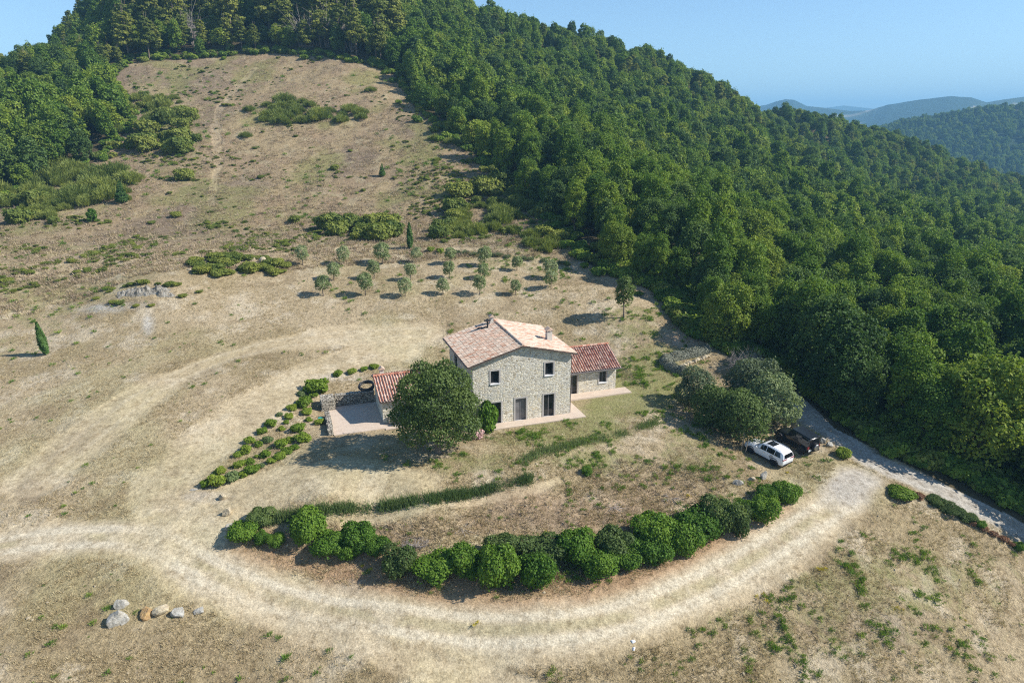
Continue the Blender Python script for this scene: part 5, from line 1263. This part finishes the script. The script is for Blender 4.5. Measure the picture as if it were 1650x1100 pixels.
for i, (px, py, w) in enumerate(((1256,684,16),(1270,690,13),(1284,692,15),(1299,698,12),(1312,706,17),(1326,714,14),(1337,719,13))):
    rock((RT + RK)[i], px, py, w, .8, '%s rock from the left along the bank above the black off-roader' % ordinal(i), 'rocks on the bank above the black off-roader', i, .75)
WS = [rock_mesh(530 + k, M['sill'], 2) for k in (0, 1)]
rock(WS[0], 1020, 1036, 10, .8, 'upper of two small white stones on the near field', None, .3, .6); rock(WS[1], 1021, 1046, 10, .8, 'lower of two small white stones on the near field', None, .9, .5)
for i, (px, py, w, t) in enumerate(((423,424,13,1.0),(430,436,11,.8),(408,420,9,.8),(352,415,10,.6),(305,436,10,.5),(444,428,9,.7))):
    rock(RT[i % 3], px, py, w, .8, '%s pale rock on the bramble mound' % ('highest', 'rightmost', 'upper middle', 'upper left', 'low flat leftmost', 'right middle')[i], 'rocks of the bramble mound', i * .7, t)
# outcrop: one face of broken bedrock
nu, nv = 90, 34; V = []
o0, o1, ob = G(176, 484), G(296, 482), G(236, 462)
across = o1 - o0; upv = ob - (o0 + o1) / 2
for j in range(nv):
    for i in range(nu):
        a, b = i / (nu - 1), j / (nv - 1); p = o0[:2] + across[:2] * a + upv[:2] * b
        V.append((p[0], p[1], math.sin(math.pi * a) ** .6 * math.sin(math.pi * min(1, b * 1.05)) ** .5))
V = np.array(V); env = np.clip(V[:, 2], 0, 1)
cell = np.floor(fbm(V[:, 0] / 1.1, V[:, 1] / 1.1, 3, 12) * 7) / 7
V[:, 2] = height(V[:, 0], V[:, 1]) - .25 + env * (.15 + 2.3 * cell * fbm(V[:, 0] / .5, V[:, 1] / .5, 3, 13) + .25 * (fbm(V[:, 0] / .3, V[:, 1] / .3, 3, 14) - .5))
q = (np.arange(nv - 1)[:, None] * nu + np.arange(nu - 1)[None]).ravel()
tag(link(bpy.data.objects.new('rock_outcrop', mesh_np('rock_outcrop', V, np.stack([q, q + 1, q + nu + 1, q + nu], 1), M['rock_dark']))), 'broken grey rock face cut into the slope of the left field', 'rock outcrop')
# stone edge inside the curved hedge
mb = MB()
for k in range(11):
    px = 1098 + k * 4.2; g = G(px, 592 - k * 1.6); s = r_.uniform(.25, .4); Vv = np.array([v.co for v in RT[k % 3].vertices]) * (s * 1.2, s, s * 1.1) + (g[0], g[1], g[2] + .1); mb.add(Vv, [tuple(p.vertices) for p in RT[k % 3].polygons])
tag(mb.build('stone_edging', M['rock_tan']), 'row of rough stones edging the bed inside the curved lavender hedge', 'edging')
# stakes by the white car
for i, (px, py, h) in enumerate(((1194, 727, 1.7), (1201, 730, 1.5), (1198, 722, 1.9))):
    g = G(px, py); mb = MB(); mb.tube([(0, 0, -.3), (.03, .02, h)], [.04, .03], 7); o = mb.build('stake', M['stakewood']); o.location = g; o.rotation_euler = (R((-4, 6, 2)[i]), R((5, -3, 8)[i]), i)
    tag(o, '%s thin wooden stake beside the front of the white car' % ('left', 'right', 'rear')[i], 'stake', 'stakes beside the white car')
o = link(bpy.data.objects.new('brush_pile', twigs(41, 90, .45, 1.0, .012))); g = G(668, 878); o.location = g; o.scale = (1, .9, 1); tag(o, 'heap of grey brushwood on the bank behind the curved hedge', 'brushwood')
for i, (px, py, lab) in enumerate(((745, 850, 'dead twigs fallen on the bare bank above the hedge middle'), (985, 815, 'dead grey twigs lying on the bank below the single ball bush'), (1080, 800, 'long dead branches on the bank right of the single ball bush'))):
    o = link(bpy.data.objects.new('dead_branches', twigs(50 + i, 26, .25, 1.3, .012))); o.location = G(px, py); o.rotation_euler = (0, 0, i); tag(o, lab, 'branches')

for i, (px, py) in enumerate(((478, 92), (492, 90), (505, 88), (520, 90), (548, 94), (562, 96), (300, 90))):
    g = G(px, py); o = link(bpy.data.objects.new('dead_tree', twigs(70 + i, 16, 13.0 - i % 3, 1.5, .07))); o.location = (g[0], g[1] + 7, g[2] + 1.5)
    tag(o, '%s bare grey dead tree from the left standing among the pines above the meadow' % ('second third fourth fifth sixth seventh first'.split()[i]), 'dead tree', 'dead trees among the pines')

# ------------------------------------------------------------------ haze
hz = MB(); hz.box((-10500, -400, -130), (10500, 11500, 360)); ho = hz.build('haze', None)
t = NT('haze_air'); pv_ = t.new('ShaderNodeVolumePrincipled'); pv_.inputs['Color'].default_value = (.32, .67, 1.0, 1); pv_.inputs['Density'].default_value = 2.3e-4; pv_.inputs['Anisotropy'].default_value = 0.0
t.L(pv_.outputs[0], t.out.inputs['Volume']); ho.data.materials.clear(); ho.data.materials.append(t.m); tag(ho, kind='stuff')
